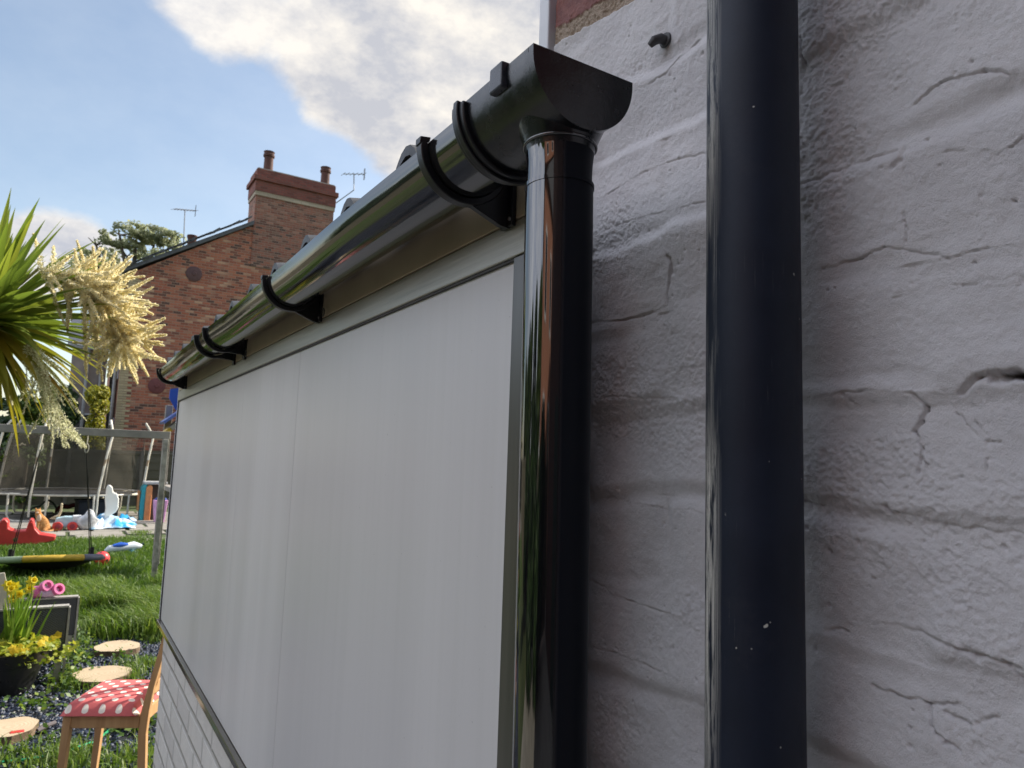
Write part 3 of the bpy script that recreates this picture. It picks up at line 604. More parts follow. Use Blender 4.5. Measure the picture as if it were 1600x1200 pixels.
# pantile roof, low pitch
RT = simple('dark_pantile', (.07, .075, .085), .55, .25, 9, bump=.002, bs=90)
m = MB(); pitch = .2; sl = .20; V = []; Fc = []; ysr = np.arange(.682, EY1+.02, .0125); xs = [.300, .304]+[.30+.3*k+q for k in range(0, 9) for q in ((.0, .299) if k else (.299,))]
xs = sorted(set(xs))
def zroof(x, y):
    c_ = (y-.73)/pitch; f = c_-round(c_); k = int((x-.2999)/.3)
    return H+.300+max(0, cos(f*2*pi)*1.0)**.8*.056+(x-.3)*sl+.0-.008*((x-.3)-.3*k)/.3
for x in xs:
    for y in ysr: V.append((x, y, zroof(x, y)))
    for y in ysr[::-1]: V.append((x, y, zroof(x, y)-.012))
n2_ = 2*len(ysr)
for i in range(len(xs)-1):
    for j in range(n2_): j2 = (j+1) % n2_; Fc.append((i*n2_+j, i*n2_+j2, (i+1)*n2_+j2, (i+1)*n2_+j))
q = len(ysr)
for j in range(q-1): Fc.append((j, j+1, n2_-2-j, n2_-1-j))
m.mesh(V, Fc); m.build('tiled_roof', RT, le, True)

# ================================================================== GARDEN BOUNDARY + BUILDINGS
FY = 23.6
t = NT('fence_wood'); wd = t.noise(6, 6, .7, t.map((.25, .25, 8)))
FW = t.P(c=t.mix(t.rng(wd, .3, .7), (.055, .05, .035), (.12, .11, .075)), r=.85, n=t.bump(wd, .6, .01))
FW2 = simple('fence_post_wood', (.13, .12, .10), .85, .25, 6, bump=.004)
def fence(name, pts, label, h=1.6, step=1.83):
    fo = empty(name, (*pts[0], 0), label, 'fence')
    a = np.array(pts[0], float); b = np.array(pts[1], float); Ld = np.linalg.norm(b-a); d = (b-a)/Ld; nr = np.array([-d[1], d[0]]); n = int(Ld/step)
    for k in range(n+1):
        p = a+d*k*step; MB().bar((*p, 0), (*p, h+.06), .09, .09, (d[0], d[1], 0)).build('post', FW2, fo, bevel=.006)
        if k == n: break
        q = p+d*step; m = MB(); s_ = p+d*.05; e_ = q-d*.05; z = .08; j = 0
        while z < h-.05:
            hh = random.uniform(.10, .135); o1 = nr*(.010 if j % 2 else .0)
            m.mesh([(*(s_+o1-nr*.012), z), (*(e_+o1-nr*.012), z+random.uniform(-.006, .006)), (*(e_+o1), z+hh+.02), (*(s_+o1), z+hh+.02), (*(s_+o1+nr*.008), z), (*(e_+o1+nr*.008), z), (*(e_+o1+nr*.006), z+hh+.02), (*(s_+o1+nr*.006), z+hh+.02)],
                   [(0, 1, 2, 3), (7, 6, 5, 4), (0, 4, 5, 1), (3, 2, 6, 7), (0, 3, 7, 4), (1, 5, 6, 2)]); z += hh; j += 1
        pn = m.build('panel', FW, fo)
        MB().bar((*s_, h-.01), (*e_, h-.01), .05, .03).build('capping', FW2, pn)
    return fo
fence('lap_fence', ((-9, FY), (9.2, FY)), 'weathered lap-board fence across the end of the garden below the brick house')
fence('side_fence', ((-5.2, -3.2), (-5.2, 23.4)), 'weathered lap-board fence along the left side of the garden, outside the frame')

# brick house -------------------------------------------------------
HY = 26.0
RB = brickmat('red_brick', [(.06, .022, .02), (.18, .045, .028), (.30, .075, .04), (.38, .105, .05), (.44, .15, .085), (.38, .09, .048), (.24, .06, .038), (.55, .32, .20)], (.34, .22, .16), .25, .088, .015, .012, .3, big=True)
RBc = brickmat('red_brick_cap', [(.15, .04, .03), (.22, .06, .045), (.26, .075, .055)], (.13, .09, .08), .235, .082, .012, .012, .2)
QB = brickmat('buff_quoin', [(.42, .33, .19), (.50, .40, .25), (.38, .30, .18)], (.34, .28, .2), .235, .082, .012, .01, .2)
SLT = simple('slate_roof', (.10, .105, .12), .6, .3, 3, bump=.01, bs=10)
xl = ony(190, 560, HY)[0]; ez = ony(188, 425, HY)[2]; cl = ony(400, 300, HY)[0]; cr_ = ony(523, 300, HY)[0]
zc = ony(398, 352, HY)[2]; slope = (zc-ez)/(cl-xl); xr = (cl+cr_)/2; rz = ez+(xr-xl)*slope; x2 = 2*xr-xl
bh_ = empty('brick_house', (xl, HY, 0), 'tall red brick house with a gable and big chimney stack beyond the fence', 'house')
m = MB().prism([(xl, 0), (x2, 0), (x2, ez), (xr, rz), (xl, ez)], 'y', HY, HY+9); m.build('wall', RB, bh_)
m = MB().prism([(xl-.35, ez-.10), (xl-.35, ez+.04), (xr, rz+.16), (x2+.35, ez+.04), (x2+.35, ez-.10), (xr, rz+.02)], 'y', HY+1.12, HY+9.2)
zs_r = lambda x: ez+(x-xl)*slope
m.prism([(xl-.35, ez-.10), (xl-.35, ez+.04), (cl-.002, zs_r(cl)+.14), (cl-.002, zs_r(cl)+.0)], 'y', HY-.12, HY+1.12)
m.prism([(2*xr-p[0], p[1]) for p in [(xl-.35, ez-.10), (xl-.35, ez+.04), (cl-.002, zs_r(cl)+.14), (cl-.002, zs_r(cl)+.0)]], 'y', HY-.12, HY+1.12)
rf = m.build('roof', SLT, bh_)
m = MB()      # ragged verge slates
for k in range(30):
    f = k/30; x = xl-.33+(cl-xl+.1)*f; z = ez+.04+(x-xl+.35)*slope*1.0
    m.bar((x, HY-.16, z+.02), (x+.24, HY-.16, z+.02+.24*slope+random.uniform(-.02, .05)), .18, .035)
m.build('verge_slates', SLT, rf)
q = MB()
for k in range(int(ez/.082)):
    w = .36 if (k//1) % 2 else .235
    q.box((xl-.012, HY-.012, k*.082+.004), (xl+w, HY+.2, k*.082+.078))
q.build('quoins', QB, bh_)
MB().box((xl-.5, HY-.05, ez-.16), (xl-.002, HY+9, ez-.02)).build('eaves_gutter', BK, bh_)
for k, (u, v) in enumerate(((303, 428), (245, 603))):
    p = ony(u, v, HY); T = Matrix.Rotation(pi/2, 3, 'X')
    MB().lathe([(.26, 0), (.26, .02), (.20, .045), (.08, .05), (.06, .08), (.0, .08)], (p[0], HY-.0, p[2]), 24, T).build('pattress_plate', simple('red_iron', (.14, .04, .04) if k else (.10, .05, .05), .7), bh_, True)
# chimney
ct = ony(400, 262, HY)[2]; cy0 = HY-.03; cy1 = HY+1.1
ch = MB().box((cl, cy0, zc-1.5), (cr_, cy1, ct-1.0)).build('chimney', brickmat('chimney_brick', [(.06, .03, .025), (.18, .06, .04), (.28, .085, .055), (.32, .11, .07), (.20, .09, .065), (.36, .17, .12)], (.27, .20, .16), .235, .082, .013, .012, .3, big=True), bh_)
pb = (.58, .50, .37)
MB().box((cl-.03, cy0-.03, ct-1.0), (cr_+.03, cy1+.03, ct-.85)).build('pale_band', brickmat('pale_band_brick', [(.42, .34, .26), (.36, .28, .21), (.46, .38, .29)], (.3, .25, .2), .3, .5, .012, .01, .2), ch)
m = MB().box((cl-.05, cy0-.05, ct-.85), (cr_+.05, cy1+.05, ct-.45)); m.box((cl-.12, cy0-.12, ct-.45), (cr_+.12, cy1+.12, ct-.28)); m.box((cl-.02, cy0-.02, ct-.28), (cr_+.02, cy1+.02, ct)); m.build('stack_head', RBc, ch, bevel=.01)
PT = simple('clay_pot', (.08, .032, .026), .8, .3, 4); MRT = simple('mortar', (.35, .32, .28), .9)
MB().box((cl+.02, cy0+.02, ct), (cr_-.02, cy1-.02, ct+.04)).build('flaunching', MRT, ch)
for u, hh in ((420, .88), (510, .82)):
    x = ony(u, 250, HY+.5)[0]
    pt = MB().lathe([(.19, 0), (.17, .1), (.16, hh-.2), (.20, hh-.19), (.205, hh-.12), (.18, hh-.1), (.18, hh-.03), (.20, hh)], (x, HY+.5, ct+.02), 20).build('chimney_pot', PT, ch, True)
p = ony(300, 376, HY+4)
MB().lathe([(.17, 0), (.16, .4), (.19, .45), (.19, .55)], (p[0], HY+4, p[2]-.35), 16).build('chimney_pot', PT, bh_, True)
# aerials
AM = simple('aerial_metal', (.25, .26, .28), .4, .1, m=.6)
def aerial(parent, base, top, bd, n=9, ln=1.0, arm=None):
    o = MB().tube([base]+([arm] if arm else [])+[top], .022, 6).build('tv_aerial', AM, parent)
    b = Vector(bd).normalized(); c0 = Vector(top)-b*.25*ln; m = MB().tube([c0-b*.25*ln, c0+b*.75*ln], .015, 6)
    s_ = b.cross(Vector((0, 0, 1))).normalized()
    for i in range(n): q = c0+b*(-.25+i/(n-1))*ln; w = .17+.02*i/n; m.bar(q-s_*w, q+s_*w, .014, .014)
    m.bar(c0-b*.25*ln-Vector((0, 0, .22)), c0-b*.25*ln+Vector((0, 0, .22)), .12, .02); m.build('antenna_array', AM, o)
pa = ony(288, 372, HY+4); pb_ = ony(289, 328, HY+4); aerial(bh_, tuple(pa-[0, 0, .5]), tuple(pb_), (-.8, -.5, -.25), 8, 1.0)
pa = ony(524, 318, HY); pm = ony(553, 297, HY); pt_ = ony(553, 272, HY)
aerial(ch, tuple(pa), tuple(pt_), (-1, -.1, -.28), 6, .9, arm=tuple(pm))
# left face: windows, drainpipes
GLS = simple('dark_glass', (.02, .025, .03), .08, .1, 2)
for yy, z0 in ((HY+.9, 1.2), (HY+3.2, 1.2), (HY+.9, 4.0), (HY+3.2, 4.0)):
    w = MB(); 
    w.box((xl-.05, yy, z0), (xl-.002, yy+1.2, z0+.08)); w.box((xl-.05, yy, z0+1.42), (xl-.002, yy+1.2, z0+1.5)); w.box((xl-.05, yy, z0+.08), (xl-.002, yy+.08, z0+1.42)); w.box((xl-.05, yy+1.12, z0+.08), (xl-.002, yy+1.2, z0+1.42)); w.box((xl-.045, yy+.56, z0+.08), (xl-.004, yy+.64, z0+1.42))
    wo = w.build('window', WHT, bh_); MB().box((xl-.03, yy+.08, z0+.08), (xl-.004, yy+1.12, z0+1.42)).build('pane', GLS, wo)
for yy in (HY+.35, HY+2.5): MB().tube([(xl-.12, yy, 0), (xl-.12, yy, ez-.1)], .055, 10).build('drainpipe', simple('pale_pipe', (.34, .33, .33), .5), bh_, True)
# neighbouring outbuilding with pinkish wall and grey roof left of the house
X0 = ony(112, 560, 27)[0]; X1 = ony(168, 560, 27)[0]
ob = empty('rear_outbuilding', (X0, 27, 0), 'low pinkish rendered wing with a grey roof left of the brick house', 'outbuilding')
zt = ony(140, 545, 27)[2]
MB().box((X0, 27, 0), (X1, 31, zt)).build('wall', simple('pink_render', (.30, .235, .21), .9, .2, 2), ob)
MB().prism([(26.8, zt-.04), (26.8, zt+.06), (31.2, zt+1.7), (31.2, zt+1.6)], 'x', X0-.15, X1+.1).build('roof', simple('grey_lead', (.30, .29, .30), .7), ob)
m = MB().box((X0+.15, 26.96, .9), (X0+.75, 27, 2.8)); wo = m.build('window', WHT, ob); MB().box((X0+.2, 26.95, .95), (X0+.70, 26.958, 2.75)).build('pane', GLS, wo)
for xx in (X1-.15, X1-.55): MB().tube([(xx, 26.93, 0), (xx, 26.93, zt)], .05, 8).build('drainpipe', simple('pale_pipe2', (.38, .37, .37), .5), ob, True)
# sunlit neighbour's brick house away to the left, behind the camera: mirrored in the downpipe
NX = -10.2; nb = empty('neighbour_house', (NX-2.5, -4, 0), 'sunlit orange brick house across the side fence, mirrored in the black downpipe', 'house')
NB = brickmat('orange_brick', [(.30, .085, .045), (.38, .11, .06), (.42, .14, .075), (.34, .10, .055)], (.36, .28, .21), .225, .075, .011, .008, .2)
MB().box((NX-6, -9.5, 0), (NX, -.55, 6.2)).build('wall', NB, nb); MB().prism([(-10, 6.2), (-10, 6.3), (-5, 8.9), (-.1, 6.3), (-.1, 6.2)], 'x', NX-6.3, NX+.3).build('roof', SLT, nb)
for yy, z0 in ((-3.0, 1.2), (-6.5, 1.2), (-3.0, 3.9), (-6.5, 3.9)):
    w = MB(); w.box((NX, yy, z0), (NX+.05, yy+1.2, z0+.09)); w.box((NX, yy, z0+1.41), (NX+.05, yy+1.2, z0+1.5)); w.box((NX, yy, z0+.09), (NX+.05, yy+.09, z0+1.41)); w.box((NX, yy+1.11, z0+.09), (NX+.05, yy+1.2, z0+1.41)); wo = w.build('window', WHT, nb); MB().box((NX, yy+.09, z0+.09), (NX+.02, yy+1.11, z0+1.41)).build('pane', GLS, wo)

wg = empty('added_wing', (-3, -5.5, 0), 'added dark brick wing behind the camera, unseen, darkening the downpipe reflection', 'house')  # added building, keeps bright sky out of the downpipe's mirror image
DB = brickmat('dark_brick', [(.08, .035, .03), (.12, .05, .04), (.10, .045, .035)], (.12, .10, .09), .225, .075, .011, .008, .2)
MB().box((-5.1, -7.9, 0), (.44, -3.4, 5.8)).build('wall', DB, wg); MB().prism([(-8.2, 5.8), (-8.2, 5.9), (-5.6, 7.6), (-3.1, 5.9), (-3.1, 5.8)], 'x', -5.3, .44).build('roof', SLT, wg)
w = MB(); w.box((-2.6, -3.39, .02), (-1.6, -3.34, 2.1)); wo = w.build('door', simple('dark_door', (.03, .05, .04), .5), wg); MB().ball((-1.7, -3.31, 1.05), .03).build('handle', simple('brass', (.5, .35, .1), .3, m=1.), wo, True)
# trees and shrubs ---------------------------------------------------
BRK = simple('bark', (.10, .08, .06), .9, .3, 8, bump=.01, bs=20)
def crown(parent, name, blobs, n, size, m, gap=.45, gs=1.2, surf=.5):
    Cs = []; Ns = []
    w = np.array([b[3]*b[4]*b[5] for b in blobs])**.67; w = w/w.sum()
    for b, ww in zip(blobs, w):
        k = int(n*ww*2.2); d = rng.normal(size=(k, 3)); d /= np.linalg.norm(d, axis=1)[:, None]; r = (surf+(1-surf)*rng.random(k))**.6
        r *= .82+.3*vn(d[:, 0]*3+b[0], d[:, 2]*3+d[:, 1]*2, 3)
        p = d*r[:, None]*np.array(b[3:6])+np.array(b[:3])
        k2 = vn((p[:, 0]+p[:, 1]*.7)*gs, p[:, 2]*gs+p[:, 1]*.5*gs, 17)*.6+vn((p[:, 0]-p[:, 1]*.7)*gs*2.3, p[:, 2]*gs*2.3, 18)*.4 > gap
        Cs.append(p[k2]); Ns.append(d[k2])
    C = np.concatenate(Cs); N = np.concatenate(Ns)+[0, 0, .5]
    return leafcloud(name, C, N, rng.uniform(.6, 1.3, len(C))*size, m, parent)
def tree(name, base, height, blobs, n, size, m, label, cat='tree', gap=.45, gs=1.2, tr=.16, limbs=True, group=None):
    o = empty(name, base, label, cat, group); b = Vector(base)
    cc = Vector(np.mean([q[:3] for q in blobs], 0)); top = Vector((cc.x, cc.y, cc.z))
    mid = b.lerp(top, .5)+Vector((.1*tr*6, 0, 0)); t_ = MB().tube([b, b.lerp(mid, .5), mid, top], [tr*1.3, tr, tr*.8, tr*.35], 10)
    if limbs:
        for q in blobs:
            e = Vector(q[:3]); s_ = b.lerp(top, random.uniform(.55, .8)); t_.tube([s_, s_.lerp(e, .5)+Vector((0, 0, .1)), e, e+Vector((random.uniform(-.5, .5)*q[3], random.uniform(-.5, .5)*q[4], .6*q[5]))], [tr*.5, tr*.35, tr*.2, tr*.05], 6)
            for _ in range(4): t_.tube([e, e+Vector((random.uniform(-.8, .8)*q[3], random.uniform(-.8, .8)*q[4], random.uniform(-.1, .8)*q[5]))], [tr*.16, tr*.03], 5)
    t_.build('trunk', BRK, o, True); crown(o, 'crown', blobs, n, size, m, gap, gs); return o
LT = leafmat('tree_leaf', (.26, .29, .18), (.34, .37, .24), (.42, .43, .28), .6, .5, (1, 1, .9))
bl = []
for u, v, r in ((150, 385, .95), (185, 372, 1.0), (215, 360, 1.0), (245, 366, .95), (272, 372, .8), (200, 395, 1.3), (250, 400, 1.2), (160, 410, 1.3), (225, 420, 1.5)):
    p = P(u, v, 34); bl.append((p[0], p[1]+random.uniform(-1, 1), p[2]-.1, r, r, r*.55))
bp_ = np.mean([b[:2] for b in bl], 0); tree('park_tree', (bp_[0], bp_[1], 0), 9, bl, 15000, .10, LT, 'wide airy tree rising behind the brick house roof', gap=.56, gs=1.6, tr=.25)
DK = leafmat('dark_shrub_leaf', (.015, .04, .010), (.03, .07, .015), (.06, .12, .02), .3)
YL = leafmat('yellow_shrub_leaf', (.25, .24, .02), (.42, .38, .03), (.12, .17, .02), .4)
MG = leafmat('hedge_leaf', (.04, .085, .015), (.07, .13, .02), (.16, .22, .03), .4)
def shrub(name, u, v, dep, rx, rz_, n, size, m, label, gap=.35):
    p = P(u, v, dep); bl = [(p[0]+random.uniform(-.4, .4)*rx, p[1]+random.uniform(-.3, .3)*rx, p[2]+random.uniform(-.7, .5)*rz_, rx*random.uniform(.25, .6), rx*.6, rz_*random.uniform(.25, .55)) for _ in range(11)]
    bl += [(p[0], p[1], max(p[2]*.5, .5), rx*.75, rx*.75, p[2]*.5)]
    return tree(name, (p[0], p[1], 0), p[2], bl, n, size, m, label, 'shrub', gap, 2., .05, False)
shrub('evergreen_shrub', 20, 650, 21.5, 1.0, .8, 6000, .10, DK, 'dark evergreen shrub by the fence, leftmost behind the cordyline')
shrub('evergreen_shrub', 85, 640, 21.5, .8, .9, 6000, .09, DK, 'dark bushy shrub behind the trampoline net, right of the leftmost one', .4)
shrub('laburnum', 152, 625, 20.9, .45, .5, 5000, .055, YL, 'yellow-flowered shrub in front of the pinkish wing, above the trampoline', .3)
shrub('lime_shrub', 50, 625, 19.5, .7, .5, 5000, .07, MG, 'lime green shrub behind the drooping flower spray', .42)
bl = [(-9.6+random.uniform(-.5, .5), 1+k*1.6, 2.6+random.uniform(-.4, 1.0), 1.3, 1.3, 1.5) for k in range(14)]
for k, b in enumerate(bl):
    if k % 2 == 0:
        bb = [b, (b[0], b[1]+.9, b[2]-.8, 1.1, 1.1, 1.2), (b[0]-.3, b[1]-.5, b[2]+.9, .9, .9, .9)]
        tree('hedge_tree', (b[0], b[1], 0), 4, bb, 3000, .17, (MG, DK)[k//2 % 2], 'tree in the leafy row over the left side fence, outside the frame', 'tree', .3, 1., .12, False, 'trees along the left side fence')

for k, (x_, y_, lb) in enumerate(((-4.3, -.2, 'added dark evergreen bush by the side fence, unseen, nearest the yard'), (-4.2, 2.2, 'added dark evergreen bush in the middle of the side fence, unseen'), (-4.3, 4.9, 'added dark evergreen bush farther along the side fence, unseen'))):
    tree('evergreen_shrub', (x_, y_, 0), 2, [(x_+random.uniform(-.3, .3), y_+random.uniform(-.9, .9), random.uniform(.6, 1.6), .55, .8, .6) for _ in range(7)], 4500, .13, DK, lb, 'shrub', .25, 2., .05, False)  # unseen bushes added to darken the pipe and gutter reflections
# cordyline ----------------------------------------------------------
CP = P(-26, 505, 4.9); CB = (CP[0]-.05, CP[1], 0)
co = empty('cordyline', CB, 'spiky green cordyline palm with cream flower sprays, at the left edge', 'cordyline')
MB().tube([CB, (CP[0]-.03, CP[1], CP[2]*.5), tuple(CP-[0, 0, .1]), tuple(CP+[0, 0, .1])], [.11, .09, .08, .04], 14).build('trunk', BRK, co, True)
def straps(name, n, dirf, lf, m, wid=.026, droop=.5):
    V = []; Fc = []; c_ = 0
    for i in range(n):
        d = Vector(dirf(i)).normalized(); Ln = lf(i); p = Vector(CP)+d*.05; cur = d.copy(); s_ = d.cross(Vector((0, 0, 1)))
        if s_.length < .05: s_ = Vector((1, 0, 0))
        s_.normalize(); K = 11; dr = droop*random.uniform(.5, 1.4); tw = random.uniform(-.5, .5)
        s_ = Matrix.Rotation(tw, 3, d) @ s_
        for k in range(K+1):
            t_ = k/K; w = wid*(.55+1.6*t_*(1-t_)+.3*(1-t_))*(1-t_**4)*random.uniform(.97, 1.03)+.0006; nn = s_.cross(cur).normalized()
            V += [p-s_*w, p-nn*w*.35, p+s_*w]
            if k < K:
                a = c_+k*3; Fc += [(a, a+1, a+4, a+3), (a+1, a+2, a+5, a+4)]
            cur = (cur+Vector((0, 0, -dr*(.3+t_*1.2)/K))).normalized(); p = p+cur*Ln/K
        c_ += (K+1)*3
    return fast(name, V, Fc, m, co, True)
def dsph(lo, hi, bias=None):
    def f(i):
        e = R(random.uniform(lo, hi)); a = random.uniform(0, 2*pi); return (cos(e)*cos(a), cos(e)*sin(a), sin(e))
    return f
CG = leafmat('cordyline_leaf', (.14, .21, .05), (.22, .30, .06), (.38, .42, .09), .45, .32)
CY = leafmat('cordyline_old_leaf', (.20, .22, .03), (.34, .30, .04), (.30, .16, .03), .45, .45)
straps('leaf_crown', 230, dsph(-12, 75), lambda i: random.uniform(.62, .95), CG, .027, .35)
straps('old_leaves', 110, dsph(-60, 0), lambda i: random.uniform(.6, .95), CY, .024, .75)
FL = leafmat('cream_flower', (.90, .86, .66), (.95, .92, .78), (.86, .77, .50), .6, .6, (1, .96, .80)); FS = simple('flower_stem', (.35, .32, .14), .6)
def plume(axis, spikes, fl=FL, sz=.009, dens=1.0):
    A = [np.array(P(u, v, d)) for u, v, d in axis]; st = MB().tube([tuple(a) for a in A], [.011]*(len(A)-1)+[.004], 6); Cs = []
    for (i, f, e, k) in spikes:
        a = A[i]*(1-f)+A[i+1]*f; b = e; c_ = (a+b)/2+np.array([0, 0, random.uniform(-.02, .05)])
        pts = [a*(1-s)**2+2*c_*s*(1-s)+b*s*s for s in np.linspace(0, 1, 7)]; st.tube([tuple(q) for q in pts], .0022, 4)
        L_ = np.linalg.norm(b-a); n_ = int(k*L_/.30*dens)
        s = rng.random(n_)**.85; q = a*(1-s[:, None])**2+2*c_*(s*(1-s))[:, None]+b*(s**2)[:, None]; Cs.append(q+rng.normal(size=q.shape)*(.013*(1.15-s))[:, None])
    o = st.build('flower_stalk', FS, co); C = np.concatenate(Cs)
    leafcloud('blossom', C, rng.normal(size=C.shape), rng.uniform(.7, 1.3, len(C))*sz, fl, o, 1.3); return o
# main spray reaching over to the right
ax = [(-10, 480, 4.95), (60, 420, 4.95), (130, 440, 5.0), (175, 500, 5.05), (205, 560, 5.05)]; sp_ = []
def px2(u, v, d): return np.array(P(u, v, d))
for k in range(95):
    i = random.choice([1, 2, 2, 2, 3, 3]); f = random.random(); a = np.array(ax[i])*(1-f)+np.array(ax[i+1])*f
    an = random.gauss(R(14), R(60)); ln = random.uniform(35, 88); u, v = a[0]+cos(an)*ln, min(a[1]+sin(an)*ln*.8+6, 612-random.random()*20)
    if u > 262: u = 262-random.random()*20
    sp_.append((i, f, px2(u, v, a[2]+random.uniform(-.25, .25)), 330))
for (u, v) in ((213, 422), (229, 470), (258, 497), (260, 523), (256, 540), (250, 562), (232, 588), (215, 600), (120, 375), (145, 385), (205, 408), (160, 595), (135, 590)):
    i = 2 if u < 220 else 3; sp_.append((i, random.random()*.6, px2(u, v, 5.0+random.uniform(-.1, .1)), 520))
for k in range(85):
    an = random.uniform(0, 2*pi); rr = random.random()**.5; u, v = 178+78*rr*cos(an), 492+102*rr*sin(an); dd = [math.hypot(u-q[0], v-q[1]) for q in ax]; i = 1 if u < 120 else (2 if v < 500 else 3)
    sp_.append((i, random.random()*.8, px2(u, v, 5.0+random.uniform(-.25, .25)), 330))
plume(ax, sp_, sz=.0105, dens=1.25)
FP = leafmat('pale_flower', (.80, .80, .62), (.90, .88, .74), (.50, .54, .30), .55, .6, (1, 1, .85))
ax = [(-10, 510, 4.8), (40, 530, 4.75), (70, 590, 4.75), (100, 680, 4.8)]; sp_ = []
for k in range(60):
    i = random.choice([1, 1, 2, 2]); f = random.random(); a = np.array(ax[i])*(1-f)+np.array(ax[i+1])*f; u = a[0]+random.gauss(14, 26); v = a[1]+random.uniform(25, 75); sp_.append((i, f, px2(min(u, 135), min(v, 700), a[2]+random.uniform(-.2, .2)), 150))
plume(ax, sp_, FP, .008)

# ================================================================== TRAMPOLINE
TCx, TCy = P(110, 771, 17.3)[:2]; TR = 1.62; TH = .60
tr_ = empty('trampoline', (TCx, TCy, 0), 'old round trampoline with pale poles and sagging dark net', 'trampoline')
GV = simple('galvanised_steel', (.66, .62, .53), .5, .3, 5, m=.2); RST = simple('rusty_steel', (.30, .22, .14), .7, .4, 6)
circ = lambda r, z, n=48: [(TCx+r*cos(a), TCy+r*sin(a), z) for a in np.linspace(0, 2*pi, n+1)[:-1]]
MB().tube(circ(TR, TH), .028, 8, closed=True).build('ring_frame', GV, tr_, True)
V = circ(TR-.16, TH-.01, 40); MB().mesh(V+[(TCx, TCy, TH-.07)], [(i, (i+1) % 40, 40) for i in range(40)]).build('jump_mat', simple('black_mat', (.02, .02, .022), .8), tr_)
m = MB(); a1 = circ(TR+.03, TH+.032, 40); a2 = circ(TR-.17, TH+.02, 40)
m.mesh(a1+a2, [(i, (i+1) % 40, 40+(i+1) % 40, 40+i) for i in range(40) if i % 11 != 3]); m.build('spring_pad', simple('faded_pad', (.10, .10, .10), .8, .5, 3), tr_)
m = MB()
for k in range(40):
    a = 2*pi*k/40; m.tube([(TCx+(TR-.16)*cos(a), TCy+(TR-.16)*sin(a), TH-.01), (TCx+TR*cos(a), TCy+TR*sin(a), TH)], .006, 4)
m.build('springs', GV, tr_)
for a in (R(-120), R(-60), R(0), R(60), R(120), R(180)):
    cx, cy = cos(a), sin(a); tx_, ty_ = -sin(a), cos(a); w = .42
    q = lambda s, z: (TCx+TR*cx+tx_*s, TCy+TR*cy+ty_*s, z)
    MB().tube([q(-w, TH), q(-w*.98, .16), q(-w*.85, .05), q(-w*.6, .025), q(w*.6, .025), q(w*.85, .05), q(w*.98, .16), q(w, TH)], .022, 8).build('leg', GV, tr_, True)
tops = []
for k in range(8):
    a = 2*pi*k/8+R(18); lean = -.05; x0, y0 = TCx+(TR+.05)*cos(a), TCy+(TR+.05)*sin(a); lx = .16+.05*sin(k*2.3)
    zt = 2.32; x1, y1 = x0+lx*(.9 if k not in (1, 2) else .4), y0
    bx, by = -cos(a)*.20, -sin(a)*.20
    pts = [(x0, y0, .12), (x0, y0, TH), (x0+(x1-x0)*.55, y0, 1.5), (x1, y1, zt-.35), (x1+bx*.4, y1+by*.4, zt-.18), (x1+bx, y1+by, zt)]
    pl = MB().tube(pts, .024, 8).build('net_pole', GV, tr_, True); tops.append((x1+bx, y1+by, zt))
    MB().tube([(x0+(x1-x0)*.4, y0, 1.27), (x0+(x1-x0)*.5, y0, 1.42)], .0245, 8).build('rusty_joint', RST, pl, True)
t = NT('dark_net'); tb = t.n('ShaderNodeBsdfTransparent'); mxs = t.n('ShaderNodeMixShader'); nv = t.noise(2.2, 3)
t.P(c=(.05, .043, .03), r=.9); t.l(t.rng(nv, .3, .7, .26, .62), mxs.inputs[0]); t.l(tb.outputs[0], mxs.inputs[1]); t.l(t.b.outputs[0], mxs.inputs[2]); t.l(mxs.outputs[0], t.o.inputs[0]); NET = t.m
V = []; nseg = 64; rows = 12
def topat(f):
    f = f % 8; i = int(f); g = f-i; a, b = np.array(tops[i]), np.array(tops[(i+1) % 8]); p = a*(1-g)+b*g; p[2] -= .55*(g*(1-g)*4)*(.5+.5*sin(i*1.7)**2); return p
for r0 in range(rows+1):
    s = r0/rows
    for k in range(nseg):
        f = k/nseg*8; a = 2*pi*k/nseg+R(18); b = np.array([TCx+(TR-.12)*cos(a), TCy+(TR-.12)*sin(a), TH]); tp = topat(f); p = b*(1-s)+tp*s
        w_ = .09*sin(s*pi)*(vn(np.array([f*2.3]), np.array([s*3]), 4)[0]-.3); p[0] -= cos(a)*w_*2; p[1] -= sin(a)*w_*2; V.append(p)
ix = [(r0*nseg+k, r0*nseg+(k+1) % nseg, (r0+1)*nseg+(k+1) % nseg, (r0+1)*nseg+k) for r0 in range(rows) for k in range(nseg) if not (55 <= k+0 <= 60) and not (0 <= k <= 6)]
fast('safety_net', V, ix, NET, tr_, True)
# odds and ends kept under the trampoline
p = gp(150, 812); b = empty('storage_box', (p[0], p[1]+.3, 0), 'dark navy box pushed under the trampoline', 'storage box')
T = Matrix.Translation((p[0], p[1]+.3, 0)) @ Matrix.Rotation(.15, 4, 'Z'); NV = simple('navy_plastic', (.012, .02, .04), .5)
MB().box((-.42, -.25, 0), (.42, .25, .42), T).build('bin', NV, b, bevel=.02); MB().box((-.45, -.27, .42), (.45, .27, .46), T).build('lid', NV, b, bevel=.012)
p = gp(112, 806); m = MB(); V = [(p[0]+(i-4)*.09, p[1]+.2+j*.12, .28+.06*sin(i*1.3)+.05*cos(j*2)-abs(i-4)*.05) for j in range(4) for i in range(9)]
m.mesh(V, [(j*9+i, j*9+i+1, j*9+9+i+1, j*9+9+i) for j in range(3) for i in range(8)])
o = m.build('blanket', simple('dark_red_cloth', (.10, .015, .02), .9), None, True); md = o.modifiers.new('thick', 'SOLIDIFY'); md.thickness = .03; tag(o, 'crumpled dark red blanket lying on the heap under the trampoline', 'blanket')
